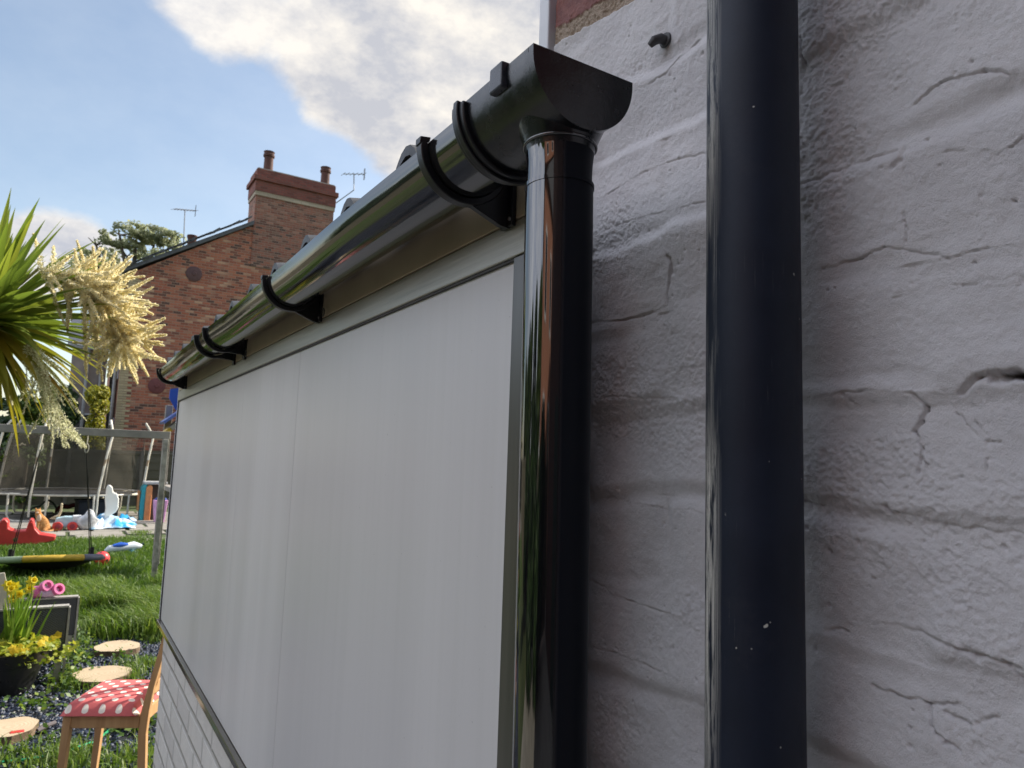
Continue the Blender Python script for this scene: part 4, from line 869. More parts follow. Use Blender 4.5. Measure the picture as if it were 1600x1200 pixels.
m = MB(); V = [(p[0]-.55+(i-3)*.14, p[1]+.3+j*.12, max(.02, .38+.05*sin(i*2.1)-abs(i-3)*.12)) for j in range(4) for i in range(7)]
m.mesh(V, [(j*7+i, j*7+i+1, j*7+7+i+1, j*7+7+i) for j in range(3) for i in range(6)])
o = m.build('groundsheet', simple('dark_green_cloth', (.03, .055, .04), .9), None, True); md = o.modifiers.new('thick', 'SOLIDIFY'); md.thickness = .03; tag(o, 'dark green groundsheet heaped under the trampoline beside a red blanket', 'groundsheet')
V2 = None
# ================================================================== SWING FRAME
BL = P(-160, 669, 9.3); BRt = P(266, 678, 9.3); WG = simple('grey_timber', (.27, .25, .225), .8, .25, 5, bump=.004, bs=30)
BRt[2] = BL[2] = (BL[2]+BRt[2])/2; BRt[1] = 10.2; BL[1] = 10.45
BL[0] = -2.1; BRt[0] = ray(266, 678)[0]/ray(266, 678)[1]*10.2
swf = empty('swing_frame', ((BL[0]+BRt[0])/2, 10.3, 0), 'weathered grey timber swing frame with a blue sail and yellow board on its tower', 'swing frame')
MB().bar(BL, BRt, .09, .095).build('beam', WG, swf, bevel=.006)
pb0 = P(243, 880, 9.75); px_ = BRt[0]-.05; zb = BRt[2]-.05
PW_ = simple('peeling_post', (.30, .28, .25), .85, .55, 9, bump=.006, bs=20)
MB().bar((px_, 10.15, zb), (px_+.0, 10.15, 0), .07, .06).build('post', PW_, swf, bevel=.006)
MB().bar((px_+.12, 11.2, zb+.5), (px_+.12, 11.2, 0), .09, .09).build('post', WG, swf, bevel=.006)
MB().bar((px_+1.2, 10.15, zb+.9), (px_+1.2, 10.15, 0), .09, .09).build('post', WG, swf, bevel=.006)
for s in (-1, 1): MB().bar((BL[0]+.1, BL[1], BL[2]), (BL[0]-.15, BL[1]+s*.9, 0), .08, .08).build('post', WG, swf, bevel=.006)
# sail, blue board, yellow board
q = lambda u, v: np.array(ony(u, v, 10.9))
pts = [q(266, 608), q(283, 606), q(300, 612), q(300, 660), q(274, 640), q(264, 622)]
sl_ = MB(); sl_.prism([(p[0], p[2]) for p in pts], 'y', 10.88, 10.91); sl_.build('sail', simple('blue_canvas', (.01, .07, .42), .5, .2, 3), swf)
a, b = q(253, 661), q(300, 630); MB().bar(a, b, .5, .035).build('blue_board', simple('blue_plastic', (.08, .13, .42), .4), swf)
MB().bar(a+[.1, .0, -.075], b+[.05, .0, -.075], .45, .06).build('grey_board', WG, swf)
a, b = q(250, 682), q(300, 645); MB().bar(a+[0, .03, 0], b+[0, .03, 0], .4, .05).build('yellow_board', simple('yellow_plastic', (.65, .42, .06), .5), swf)
MB().box((px_+.12, 10.3, 1.1), (px_+1.2, 11.3, 1.16)).build('platform', WG, swf)
# nest swing
sc_ = np.array(P(78, 871, 9.3)); sc_[2] = .19; TLT = .135; SR = .575
sw = empty('nest_swing', sc_, 'round nest swing with yellow, green and grey padded rim hanging from the timber beam', 'swing')
def rimseg(name, a0, a1, m_):
    n = max(3, int((a1-a0)*8)); MB().tube([(sc_[0]+SR*cos(a), sc_[1]+SR*sin(a), sc_[2]-TLT*SR*sin(a)) for a in np.linspace(a0, a1, n)], .042, 10).build(name, m_, sw, True)
YW = simple('yellow_padding', (.50, .33, .03), .6); GNp = simple('sage_padding', (.28, .36, .22), .6); BGp = simple('slate_padding', (.10, .11, .17), .6)
rimseg('rim_padding', R(-118), R(-52), YW); rimseg('rim_padding', R(-185), R(-118), GNp); rimseg('rim_padding', R(-52), R(5), BGp); rimseg('rim_padding', R(5), R(70), YW); rimseg('rim_padding', R(70), R(120), GNp); rimseg('rim_padding', R(120), R(175), BGp)
V = [(sc_[0], sc_[1], sc_[2]-.145)]; Fc = []
for j in range(1, 7):
    for k in range(32): r = SR*j/6; a = 2*pi*k/32; V.append((sc_[0]+r*cos(a), sc_[1]+r*sin(a), sc_[2]-.145*(1-(j/6)**2)-TLT*r*sin(a)))
for k in range(32): Fc.append((0, 1+k, 1+(k+1) % 32))
for j in range(5):
    for k in range(32): Fc.append((1+j*32+k, 1+j*32+(k+1) % 32, 1+(j+1)*32+(k+1) % 32, 1+(j+1)*32+k))
MB().mesh(V, Fc).build('seat_web', simple('black_webbing', (.012, .012, .014), .8), sw, True)
RP = simple('black_rope', (.012, .012, .013), .8); bz = BL[2]-.05
def onbeam(u): r = ray(u, 675); return np.array([r[0]/r[1]*10.35, 10.35, bz])
for ub, x_ in ((66, -1), (138, 1)):
    top = onbeam(ub); km = top-[0, 0, .19]
    MB().tube([tuple(top+[0, 0, .01]), tuple(top-[0, 0, .10])], .008, 6).build('hanger', GV, sw)
    MB().tube([(km[0]+.022*cos(a), km[1], km[2]+.04+.055*sin(a)) for a in np.linspace(0, 2*pi, 13)[:-1]], .006, 6, closed=True).build('carabiner', GV, sw)
    for an in ((R(212), R(148)) if x_ < 0 else (R(-32), R(32))):
        e = (sc_[0]+SR*cos(an)*.98, sc_[1]+SR*sin(an)*.98, sc_[2]+.03-TLT*SR*sin(an)); e2 = (e[0]+(0.06 if x_ < 0 else -.02), e[1], e[2])
        MB().tube([tuple(km), e2], .0065, 6).build('rope', RP, sw)
        MB().tube([(e2[0], e2[1], e2[2]+.10), e2], .022, 8).build('rope_sleeve', RP, sw)

# ================================================================== TOYS
RD = simple('red_plastic', (.62, .05, .045), .42, .2, 3)
# red rocker
p0 = gp(50, 856); d0 = p0[1]
o = empty('rocker', (p0[0], d0+.2, 0), 'red plastic see-saw rocker on the grass beside the ginger cat', 'rocker toy')
rq = lambda u, v: (lambda w: (w[0], max(.0, w[2])))(ony(u, v, d0))
outl = [rq(*q) for q in ((-60, 856), (-45, 838), (-30, 822), (-8, 825), (-2, 818), (2, 812), (9, 811), (13, 816), (13, 826), (24, 830), (40, 829), (44, 818), (47, 811), (52, 812), (55, 826), (62, 834), (74, 836), (88, 838), (85, 845), (72, 848), (64, 851), (52, 858), (20, 858), (-30, 860))]
MB().prism(outl, 'y', d0, d0+.34).build('body', RD, o, bevel=.035, bseg=3)
MB().lathe([(.035, 0), (.03, .006), (.02, .01)], (rq(24, 843)[0], d0-.001, rq(24, 843)[1]), 16, Matrix.Rotation(pi/2, 3, 'X')).build('badge', simple('olive_badge', (.16, .13, .03), .5), o)
MB().tube([(rq(49, 818)[0], d0-.06, rq(49, 818)[1]), (rq(49, 818)[0], d0+.40, rq(49, 818)[1])], .018, 8).build('handle', RD, o, True)
# cat
cp = gp(60, 831); CH = .46
FUR = NT('ginger_fur'); f1 = FUR.noise(14, 4, .6, FUR.map((1, 1, 3))); FURm = FUR.P(c=FUR.mix(FUR.rng(f1, .42, .58), (.42, .17, .045), (.56, .28, .10)), r=.9, n=FUR.bump(FUR.noise(60, 4), .8, .01))
CRM = simple('cream_fur', (.60, .45, .33), .9, .2, 20)
ct_ = empty('cat', cp, 'ginger cat sitting upright behind the red rocker, looking at the camera', 'cat')
sk = [((.10, .0, .09), .105), ((.06, -.01, .20), .095), ((-.01, -.03, .28), .065), ((-.035, -.05, .345), .042), ((-.045, -.075, .395), .058), ((-.047, -.12, .385), .026),
      ((-.015, -.09, .20), .034), ((-.02, -.11, .10), .024), ((-.02, -.12, .02), .022), ((-.02, -.145, .012), .018), ((.03, -.08, .20), .034), ((.03, -.10, .10), .024), ((.03, -.11, .02), .022), ((.03, -.135, .012), .018),
      ((.10, -.09, .06), .05), ((.08, -.15, .02), .026), ((.17, .05, .06), .05), ((.12, .09, .03), .028), ((.22, .10, .035), .022), ((.24, .0, .03), .02), ((.20, -.09, .025), .018), ((.12, -.17, .022), .015),
      ((-.075, -.065, .435), .016), ((-.085, -.065, .468), .004), ((-.012, -.068, .437), .016), ((-.003, -.068, .47), .004)]
ed = [(0, 1), (1, 2), (2, 3), (3, 4), (4, 5), (2, 6), (6, 7), (7, 8), (8, 9), (2, 10), (10, 11), (11, 12), (12, 13), (0, 14), (14, 15), (0, 16), (16, 17), (16, 18), (18, 19), (19, 20), (20, 21), (4, 22), (22, 23), (4, 24), (24, 25)]
me = bpy.data.meshes.new('cat_body'); me.from_pydata([s[0] for s in sk], ed, []); me.materials.append(FURm)
cb_ = bpy.data.objects.new('body', me); col.objects.link(cb_); cb_.parent = ct_
md = cb_.modifiers.new('skin', 'SKIN'); me.skin_vertices[0].data[0].use_root = True
for i, s in enumerate(sk): me.skin_vertices[0].data[i].radius = (s[1], s[1])
md.use_smooth_shade = True; cb_.modifiers.new('sub', 'SUBSURF').render_levels = 2
m = MB().ball(cp+[-.047, -.128, .378], (.024, .02, .018)); m.ball(cp+[-.012, -.105, .27], (.04, .025, .075)); m.build('chest_fur', CRM, ct_, True)
m = MB().ball(cp+[-.068, -.125, .405], .0075, 8, 6); m.ball(cp+[-.026, -.125, .405], .0075, 8, 6); m.build('eyes', simple('amber_eye', (.25, .2, .03), .2), ct_, True)
MB().ball(cp+[-.047, -.147, .386], .006, 8, 6).build('nose', simple('pink_nose', (.5, .2, .18), .5), ct_, True)
# baby walker
wp = gp(104, 829); LB = simple('pale_blue_plastic', (.45, .62, .70), .4, .1); CRMp = simple('cream_handle', (.62, .52, .34), .5)
o = empty('toy_walker', wp, 'pale blue push-along toy truck with red wheels and cream handle, right of the cat', 'toy truck')
A_ = lambda x, y, z: (wp[0]+x, wp[1]+y, z)
MB().prism([(wp[0]-.22, .13), (wp[0]-.20, .25), (wp[0]-.05, .285), (wp[0]+.20, .28), (wp[0]+.24, .22), (wp[0]+.20, .13), (wp[0]+.05, .07), (wp[0]-.04, .07)], 'y', wp[1]-.1, wp[1]+.12).build('body', LB, o, bevel=.02)
MB().box(A_(.08, -.105, .20), A_(.235, .125, .30)).build('white_tray', WHT, o, bevel=.02)
for x in (-.16, .09):
    for y in (-.13, .12):
        w = MB().lathe([(.08, -.03), (.092, -.02), (.092, .02), (.08, .03)], A_(x, y, .092), 20, Matrix.Rotation(pi/2, 3, 'X')).build('wheel', RD, o, True)
        MB().lathe([(.05, 0), (.045, .006), (.02, .01)], A_(x, y-.03, .092), 14, Matrix.Rotation(pi/2, 3, 'X')).build('hub', simple('dark_red', (.30, .03, .05), .5), w, True)
MB().tube([A_(-.18, .1, .22), A_(-.30, .1, .24), A_(-.22, .1, .27), A_(-.16, .1, .30), A_(-.13, .1, .38), A_(-.125, .1, .52)], .018, 8).build('handle', CRMp, o, True)
MB().tube([A_(-.125, .1, .52), A_(-.125, -.1, .52), A_(-.13, -.1, .38), A_(-.16, -.1, .28)], .018, 8).build('handle', CRMp, o, True)
# crumpled cloths
def cloth(name, pix, hgt, m_, label, cat, seed=1, n=18, thick=.01):
    c4 = [gp(*q) for q in pix]; V = []
    for j in range(n+1):
        for i in range(n+1):
            a, b = i/n, j/n; p = (c4[0]*(1-a)+c4[1]*a)*(1-b)+(c4[3]*(1-a)+c4[2]*a)*b
            e = min(a, 1-a, b, 1-b); p = p+np.array([.12*float(fbm(np.array(a*3.), np.array(b*3.), seed+9)), .15*float(fbm(np.array(a*3.), np.array(b*3.), seed+19)), 0])
            p[2] = .03+hgt*max(0, float(fbm(np.array(a*4.), np.array(b*4.), seed, 4))*1.1+.25)*min(1, e*5+.15); V.append(p)
    m = MB().mesh(V, [(j*(n+1)+i, j*(n+1)+i+1, (j+1)*(n+1)+i+1, (j+1)*(n+1)+i) for j in range(n) for i in range(n)])
    o = m.build(name, m_, None, True); md = o.modifiers.new('thick', 'SOLIDIFY'); md.thickness = thick; tag(o, label, cat); return o
t = NT('blue_white_sheet'); BWS = t.P(c=t.ramp(t.noise(2.2, 2), (.42, (.62, .72, .80)), (.5, (.25, .50, .72)), (.56, (.02, .30, .62))), r=.45)
cloth('tarpaulin', ((136, 830), (212, 827), (212, 815), (145, 816)), .28, BWS, 'crumpled blue and white tarpaulin on the slabs in front of the trampoline', 'tarpaulin', 3)
t = NT('silver_bag'); SBm = t.P(c=t.mix(t.rng(t.noise(6, 4), .35, .65), (.35, .36, .37), (.75, .76, .78)), r=.35, n=t.bump(t.noise(9, 5), .8, .03))
p = gp(136, 829); m = MB().ball((p[0], p[1], .16), (.20, .14, .16), 16, 10); V = np.array(m.v); V[:, 0] += .05*fbm(V[:, 1]*9, V[:, 2]*9, 2); V[:, 2] += .05*fbm(V[:, 0]*11, V[:, 1]*11, 5)+.10*(np.abs(V[:, 0]-p[0]-.04) < .05)*(V[:, 2] > .2); V[:, 2] = np.maximum(V[:, 2], .02)
m.v = [tuple(q) for q in V]; o = m.build('plastic_bag', SBm, None, True); tag(o, 'crumpled silver-white bag beside the blue tarpaulin', 'bag')
# bright white plastic seat standing up
p = gp(172, 824); WPl = simple('bright_white_plastic', (.85, .84, .78), .35, .04)
o = empty('white_plastic_chair', p, 'bright white plastic toddler chair standing on end in front of the trampoline', 'plastic chair')
d_ = p[1]; rq = lambda u, v: (lambda w: (w[0], max(.0, w[2])))(ony(u, v, d_))
MB().prism([rq(*q) for q in ((164, 779), (167, 760), (171, 757), (176, 761), (177, 769), (183, 771), (186, 780), (185, 793), (181, 800), (172, 806), (163, 807), (165, 795))], 'y', d_-.04, d_+.12).build('seat_shell', WPl, o, bevel=.025, bseg=3)
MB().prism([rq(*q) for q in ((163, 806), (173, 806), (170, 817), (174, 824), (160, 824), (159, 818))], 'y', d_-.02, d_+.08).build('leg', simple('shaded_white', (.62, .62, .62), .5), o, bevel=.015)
# play kitchen and pink crate
p = gp(236, 815); d_ = p[1]; o = empty('play_kitchen', p, 'orange and teal plastic play unit standing by the fence', 'play kitchen')
rq = lambda u, v: (lambda w: (w[0], max(.0, w[2])))(ony(u, v, d_))
(xa, z1), (xb, _), (xc, _), (xd, _) = rq(223, 757), rq(229, 757), rq(239, 757), rq(262, 757); TE = simple('teal_plastic', (.02, .28, .33), .45); OR = simple('orange_plastic', (.60, .24, .09), .5)
MB().prism([(xa, .0), (xa-.02, z1*.5), (xa, z1*.9), (xa+.05, z1), (xb+.02, z1), (xb, z1*.5), (xb, 0)], 'y', d_, d_+.5).build('side_panel', TE, o, bevel=.02)
MB().prism([(xb+.002, 0), (xb+.002, z1*.93), (xb+.05, z1*.98), (xc-.03, z1*.98), (xc, z1*.93), (xc, 0)], 'y', d_-.02, d_+.45).build('front_panel', OR, o, bevel=.02)
MB().box((xa-.06, d_+.1, .25), (xa-.022, d_+.4, z1*.82)).build('outer_panel', OR, o, bevel=.01)
MB().box((xa+.03, d_-.01, z1+.002), (xd, d_+.48, z1+.07)).build('top', simple('grey_plastic', (.42, .42, .42), .5), o, bevel=.02)
MB().box((xc, d_+.3, 0), (xd, d_+.45, z1)).build('back_panel', simple('black_plastic', (.03, .03, .03), .6), o)
p = gp(249, 817); (x0, z1) = (ony(240, 780, p[1])[0], ony(240, 781, p[1])[2]); x1 = ony(262, 780, p[1])[0]
o = empty('storage_crate', p, 'tall pink plastic crate with blue contents next to the orange play unit', 'crate')
MB().prism([(x0+.05, .02), (x0, z1), (x1, z1), (x1-.05, .02)], 'y', p[1]-.16, p[1]+.16).build('crate', simple('pink_plastic', (.60, .30, .52), .45), o, bevel=.02)
MB().ball(((x0+x1)/2, p[1], z1+.0), (.14, .12, .07)).build('contents', simple('navy_cloth', (.03, .06, .25), .8), o, True)
# ball
t = NT('red_ball'); vo = t.n('ShaderNodeTexVoronoi'); vo.inputs['Scale'].default_value = 15; t.l(t.obj, vo.inputs[0]); RBm = t.P(c=t.mix(t.rng(vo.outputs['Distance'], .30, .34), (.02, .012, .012), (.68, .05, .06)), r=.4)
p = gp(158, 884); o = MB().ball((p[0], p[1], .10), .10, 24, 16).build('ball', RBm, None, True, loc=(p[0], p[1], .10)); tag(o, 'red ball with dark patches lying in the grass', 'ball')
# blue and white water toy
p = gp(192, 868); o = empty('water_toy', p, 'blue and white plastic water blaster lying in the grass behind the red ball', 'toy')
WB = simple('toy_white', (.62, .68, .75), .35, .08); BB2 = simple('toy_blue', (.02, .10, .50), .35)
T = Matrix.Translation(p) @ Matrix.Rotation(.2, 4, 'Z')
f_ = lambda pts: [tuple(T @ Vector(q)) for q in pts]
MB().tube(f_([(-.26, 0, .07), (-.2, 0, .10), (0, 0, .12), (.15, 0, .14), (.26, 0, .13)]), [.03, .065, .06, .07, .03], 14).build('body', WB, o, True)
MB().tube(f_([(-.16, -.02, .15), (-.05, -.02, .165), (.05, -.02, .16)]), [.03, .045, .03], 12).build('tank', BB2, o, True)
MB().tube(f_([(.08, -.02, .08), (.12, -.06, .04), (.18, -.08, .03)]), [.035, .04, .03], 10).build('grip', simple('toy_cyan', (.05, .25, .40), .4), o, True)
MB().tube(f_([(.24, 0, .14), (.29, 0, .17)]), .022, 8).build('nozzle', simple('toy_black', (.02, .05, .04), .4), o, True)

# ================================================================== GARDEN SEAT
t = NT('grey_rattan'); sp = t.n('ShaderNodeSeparateXYZ'); t.l(t.obj, sp.inputs[0])
wv = t.math('MULTIPLY', t.math('SINE', t.math('MULTIPLY', sp.outputs[2], 420.)), t.math('SINE', t.math('MULTIPLY', t.math('ADD', sp.outputs[0], sp.outputs[1]), 300.)))
RTN = t.P(c=t.mix(t.rng(wv, -.5, .5), (.035, .038, .045), (.085, .09, .10)), r=.65, n=t.bump(wv, .6, .003)); EDG = simple('pale_edging', (.34, .33, .31), .7, .25, 40)
y0 = gp(100, 1068)[1]; y1 = y0+.75
q = lambda u, v, yy: np.array(ony(u, v, yy))
xr_ = q(102, 1000, y0)[0]; zt = q(102, 949, y0)[2]; zt2 = q(119, 934, y1)[2]; xr2 = q(119, 960, y1)[0]; xb_ = q(28, 958, y0)[0]-.25
gs = empty('garden_sofa', (xr_-.4, (y0+y1)/2, 0), 'dark grey woven garden seat with pale worn edges behind the flower pot', 'garden seat')
for yy, zz, xx in ((y0, zt, xr_), (y1, zt2, xr2)):
    pa = MB().box((xb_, yy, .16), (xx, yy+.06, zz)).build('arm_panel', RTN, gs, bevel=.006)
    m = MB().box((xb_, yy-.006, zz), (xx+.004, yy+.066, zz+.012)); m.box((xx+.0005, yy-.006, .02), (xx+.014, yy+.066, zz)); m.build('edge_trim', EDG, pa)
    MB().box((xb_+.02, yy+.005, 0), (xb_+.06, yy+.055, .16)).build('leg', EDG, gs); MB().box((xx-.05, yy+.005, 0), (xx-.01, yy+.055, .16)).build('leg', EDG, gs)
m = MB(); zs_ = q(113, 985, y1)[2]
for k in range(11): m.box((xb_+.02+k*(xr_-xb_)/11, y0+.062, zs_-.03), (xb_+.02+(k+.82)*(xr_-xb_)/11, y1-.002, zs_))
m.build('seat_slats', simple('grey_slat', (.30, .29, .27), .7, .15, 20), gs)
m = MB()
for k in range(12): m.box((xr_-.03, y0+.064+k*(y1-y0-.08)/12, .12), (xr_-.012, y0+.064+(k+.8)*(y1-y0-.08)/12, zs_-.032))
m.build('front_apron', simple('apron_slat', (.26, .27, .26), .7, .15, 20), gs)
MB().box((xb_-.08, y0, .16), (xb_-.002, y1+.06, max(zt, zt2)+.12)).build('backrest', RTN, gs, bevel=.006)
# pink toy on the far arm
pp = q(78, 925, y1+.0); zt_ = zt2+.012; PK = simple('pink_plastic', (.68, .16, .36), .35); LPK = simple('lilac_plastic', (.66, .46, .66), .35)
o = empty('pink_toy', (pp[0], y1+.03, zt_), 'pink and lilac toy with two round wheels up, resting on the garden seat arm', 'toy')
b0 = Vector((q(62, 925, y1)[0], y1+.03, zt_)); sx = (q(92, 925, y1)[0]-q(62, 925, y1)[0])
MB().ball(b0+Vector((.05, 0, .042)), (.085, .06, .045), 18, 12).build('body', LPK, o, True)
MB().ball(b0+Vector((-.02, 0, .045)), (.055, .055, .045), 18, 12).build('end', PK, o, True)
for u, v in ((72, 918), (90, 923)):
    w = q(u, v, y1+.0); MB().lathe([(.026, -.025), (.042, -.025), (.045, 0), (.042, .025), (.026, .025), (.023, 0), (.026, -.025)], (w[0], y1+.0, w[2]+.01), 20, Matrix.Rotation(pi/2-.4, 3, 'X') @ Matrix.Rotation(.5, 3, 'Y'), caps=False).build('wheel', PK, o, True)
# white board
a = P(-6, 945, 4.75); o = MB().prism([(ony(-40, 905, a[1])[0], ony(-40, 905, a[1])[2]), (ony(6, 897, a[1])[0], ony(6, 897, a[1])[2]), (ony(17, 951, a[1])[0], ony(17, 951, a[1])[2]), (ony(18, 953, a[1])[0], .0), (ony(-40, 953, a[1])[0], 0)], 'y', a[1]+.06, a[1]+.08).build('panel_board', simple('pale_board', (.62, .57, .48), .6, .08), None); tag(o, 'pale beige board standing behind the flower pot at the left edge', 'board')
# plant pot
pc_ = gp(5, 1094); PR = .235; pzt = .285
pot = empty('flower_pot', (pc_[0], pc_[1]+.15, 0), 'wide black plastic pot of yellow daffodils and trailing pansies', 'flower pot'); px0, py0 = pc_[0]+.0, pc_[1]+.15
BPm = simple('black_pot_plastic', (.02, .02, .02), .32, .2, 10)
MB().lathe([(.13, 0), (.155, .05), (.195, .17), (.205, .20), (.215, .205), (PR, .27), (PR+.005, pzt), (PR-.01, pzt), (.19, .22)], (px0, py0, 0), 40).build('pot', BPm, pot, True)
MB().lathe([(.001, 0), (PR-.02, .0), (PR-.02, .01), (.001, .012)], (px0, py0, pzt-.03), 24).build('soil', simple('soil', (.03, .022, .015), .95), pot)
V = []; Fc = []; c_ = 0
for i in range(46):
    a = random.uniform(0, 2*pi); r = random.uniform(0, .11); p = Vector((px0+.02+r*cos(a), py0+r*sin(a), pzt-.03)); ln = random.uniform(.22, .46); d = Vector((random.gauss(.10, .16), random.gauss(0, .16), 1)).normalized(); s_ = Vector((random.gauss(1, .4), random.gauss(0, .6), 0)).normalized()
    for k in range(7):
        t_ = k/6; w = .0085*(1-t_**3)+.001; V += [p-s_*w, p+s_*w]
        if k < 6: b = c_+2*k; Fc.append((b, b+1, b+3, b+2))
        d = (d+Vector((random.gauss(0, .03), 0, -.02*t_))).normalized(); p = p+d*ln/6
    c_ += 14
DL = leafmat('daffodil_leaf', (.12, .24, .03), (.22, .36, .05), (.36, .46, .08), .45); fast('daffodil_leaves', V, Fc, DL, pot, True)
YF = leafmat('daffodil_yellow', (.75, .62, .03), (.85, .72, .05), (.6, .6, .08), .35)
for u, v in ((12, 914), (18, 922), (24, 916), (50, 908), (46, 920), (20, 935), (30, 928)):
    w = P(u, v, 4.62+random.uniform(-.1, .1)); m = MB(); m.lathe([(.010, 0), (.014, .012), (.020, .028), (.016, .028), (.004, .004)], w, 10, Matrix.Rotation(random.uniform(.9, 1.6), 3, 'X') @ Matrix.Rotation(random.uniform(-.6, .6), 3, 'Y'))
    for k in range(6):
        a = k*pi/3; e = Vector((cos(a), -.1, sin(a))); m.mesh([w, Vector(w)+e*.02+Vector((-e.z, 0, e.x))*.011, Vector(w)+e*.038, Vector(w)+e*.02-Vector((-e.z, 0, e.x))*.011], [(0, 1, 2, 3)])
    fl_ = m.build('daffodil_bloom', YF, pot); MB().tube([tuple(w), (w[0]+.005, w[1]+.01, w[2]-.08), (px0+.02, py0, pzt)], .0035, 5).build('stem', DL, fl_)
PL = leafmat('pansy_leaf', (.20, .28, .03), (.38, .44, .05), (.55, .52, .08), .4); PF = leafmat('pansy_petal', (.80, .42, .02), (.85, .62, .03), (.85, .75, .2), .35)
n = 1500; a = rng.random(n)*2*pi; r = PR*1.08*np.sqrt(rng.random(n)); C = np.stack([px0+r*np.cos(a)+.03, py0+r*np.sin(a), pzt+.01+.09*rng.random(n)*(1.2-r/PR)], 1)
k = rng.random(n) < .2; C[k, 0] += .06+.1*rng.random(k.sum()); C[k, 2] -= .03+.06*rng.random(k.sum())
sel = r > .55*PR
leafcloud('trailing_leaves', C, np.tile([0, -.3, 1.], (n, 1)), rng.uniform(.018, .036, n), PL, pot, 1.3)
for k in range(22):
    a = random.uniform(pi*.9, 2.1*pi); r = PR*random.uniform(.7, 1.08); c_ = Vector((px0+.03+r*cos(a), py0+r*sin(a), pzt+random.uniform(0, .055))); m = MB(); fr_ = Vector((random.uniform(-.4, .4), -1, random.uniform(.1, .7))).normalized(); sa = fr_.cross(Vector((0, 0, 1))).normalized(); sb_ = sa.cross(fr_)
    pts = [c_+fr_*.004]+[c_+(sa*cos(q)+sb_*sin(q))*(.024*(1+.22*cos(5*q))*random.uniform(.85, 1.1)) for q in np.linspace(0, 2*pi, 16)[:-1]]
    m.mesh(pts, [(0, 1+q, 1+(q+1) % 15) for q in range(15)]); m.build('pansy_bloom', PF, pot)

# ================================================================== CHAIR
t = NT('beech_wood'); gw = t.noise(30, 5, .6, t.map((1, 1, .08))); BW_ = t.P(c=t.mix(t.rng(gw, .3, .7), (.46, .25, .11), (.62, .38, .19)), r=.45, n=t.bump(gw, .3, .001))
t = NT('polka_fabric'); sp = t.n('ShaderNodeSeparateXYZ'); t.l(t.obj, sp.inputs[0])
du_ = .070
zf = t.math('ABSOLUTE', t.math('MINIMUM', t.math('SUBTRACT', sp.outputs[2], .475), 0.))
yv = t.math('SUBTRACT', sp.outputs[1], t.math('MULTIPLY', zf, .9)); xv = sp.outputs[0]
ry = t.math('DIVIDE', yv, du_*.60); rw = t.math('FLOOR', ry); xx = t.math('ADD', t.math('DIVIDE', xv, du_), t.math('MULTIPLY', t.math('MODULO', t.math('ABSOLUTE', rw), 2.), .5))
fx = t.math('MULTIPLY', t.math('SUBTRACT', t.math('FRACT', xx), .5), du_); fy = t.math('MULTIPLY', t.math('SUBTRACT', t.math('FRACT', ry), .5), du_*.60)
dist = t.math('SQRT', t.math('ADD', t.math('MULTIPLY', fx, fx), t.math('MULTIPLY', fy, fy)))
PK_ = t.P(c=t.mix(t.rng(dist, .0125, .0140), (.85, .76, .66), (.58, .12, .12)), r=.85, n=t.bump(t.noise(900, 2), .4, .0006))
nf = P(100, 1118, 3.1); ybk = 3.66
xf = ony(100, 1118, ybk)[0]; xb2 = ony(229, 1118, ybk)[0]; zs2 = ony(165, 1121, ybk)[2]; yfar = ybk+.37
chh = empty('dining_chair', ((xf+xb2)/2, ybk+.19, 0), 'beech dining chair with red and white polka dot seat, by the end of the lean-to', 'chair')
CH0 = np.array([xf, ybk])
# seat cushion: domed
V = []; n = 14; V2 = []; Fc = []
for j in range(n+1):
    for i in range(n+1):
        a, b = i/n, j/n; tp = .004*0; x = xf-.008+(xb2-xf+.0)*a; y = ybk-.012+(yfar-ybk+.024)*b
        tpr = (.02*(1-a)*0); e = min(a, 1-a, b, 1-b)*2; z = zs2+.002+.052*(1-(1-min(1, e*3.2))**2)**.5+.008*sin(pi*a)*sin(pi*b)
        V.append((x, y, z))
for j in range(n):
    for i in range(n): Fc.append((j*(n+1)+i, j*(n+1)+i+1, (j+1)*(n+1)+i+1, (j+1)*(n+1)+i))
m = MB().mesh(V, Fc); b_ = [(xf-.008, ybk-.012, zs2+.001), (xb2-.008, ybk-.012, zs2+.001), (xb2-.008, yfar+.012, zs2+.001), (xf-.008, yfar+.012, zs2+.001)]
m.mesh(b_, [(0, 3, 2, 1)]); seat = m.build('seat_cushion', PK_, chh, True)
m = MB(); rh = .055; zr0 = zs2-rh
for (a, b) in (((xf+.03, ybk+.006, zr0), (xb2-.0, ybk+.028, zs2)), ((xf+.03, yfar-.028, zr0), (xb2, yfar-.006, zs2)), ((xf+.006, ybk+.03, zr0), (xf+.026, yfar-.03, zs2)), ((xb2-.02, ybk+.03, zr0), (xb2, yfar-.03, zs2))): m.box(a, b)
m.build('apron', BW_, chh, bevel=.003)
for yy in (ybk, yfar-.034):
    MB().mesh([(xf, yy, zs2), (xf+.034, yy, zs2), (xf+.034, yy+.034, zs2), (xf, yy+.034, zs2), (xf-.012, yy+.003, 0), (xf+.014, yy+.003, 0), (xf+.014, yy+.029, 0), (xf-.012, yy+.029, 0)], [(0, 1, 2, 3), (7, 6, 5, 4), (0, 4, 5, 1), (1, 5, 6, 2), (2, 6, 7, 3), (3, 7, 4, 0)]).build('front_leg', BW_, chh, bevel=.003)
    pts = [(xb2+.045, 0), (xb2+.012, .2), (xb2, zr0-.02), (xb2+.005, zs2+.02), (xb2+.025, zs2+.12), (xb2+.055, zs2+.26), (xb2+.085, zs2+.42), (xb2+.095, zs2+.46)]
    poly = [(x, z) for x, z in pts]+[(x+.034-(.008 if z > zs2+.1 else 0), z) for x, z in pts[::-1]]
    MB().prism(poly, 'y', yy, yy+.028).build('back_leg', BW_, chh, bevel=.003)
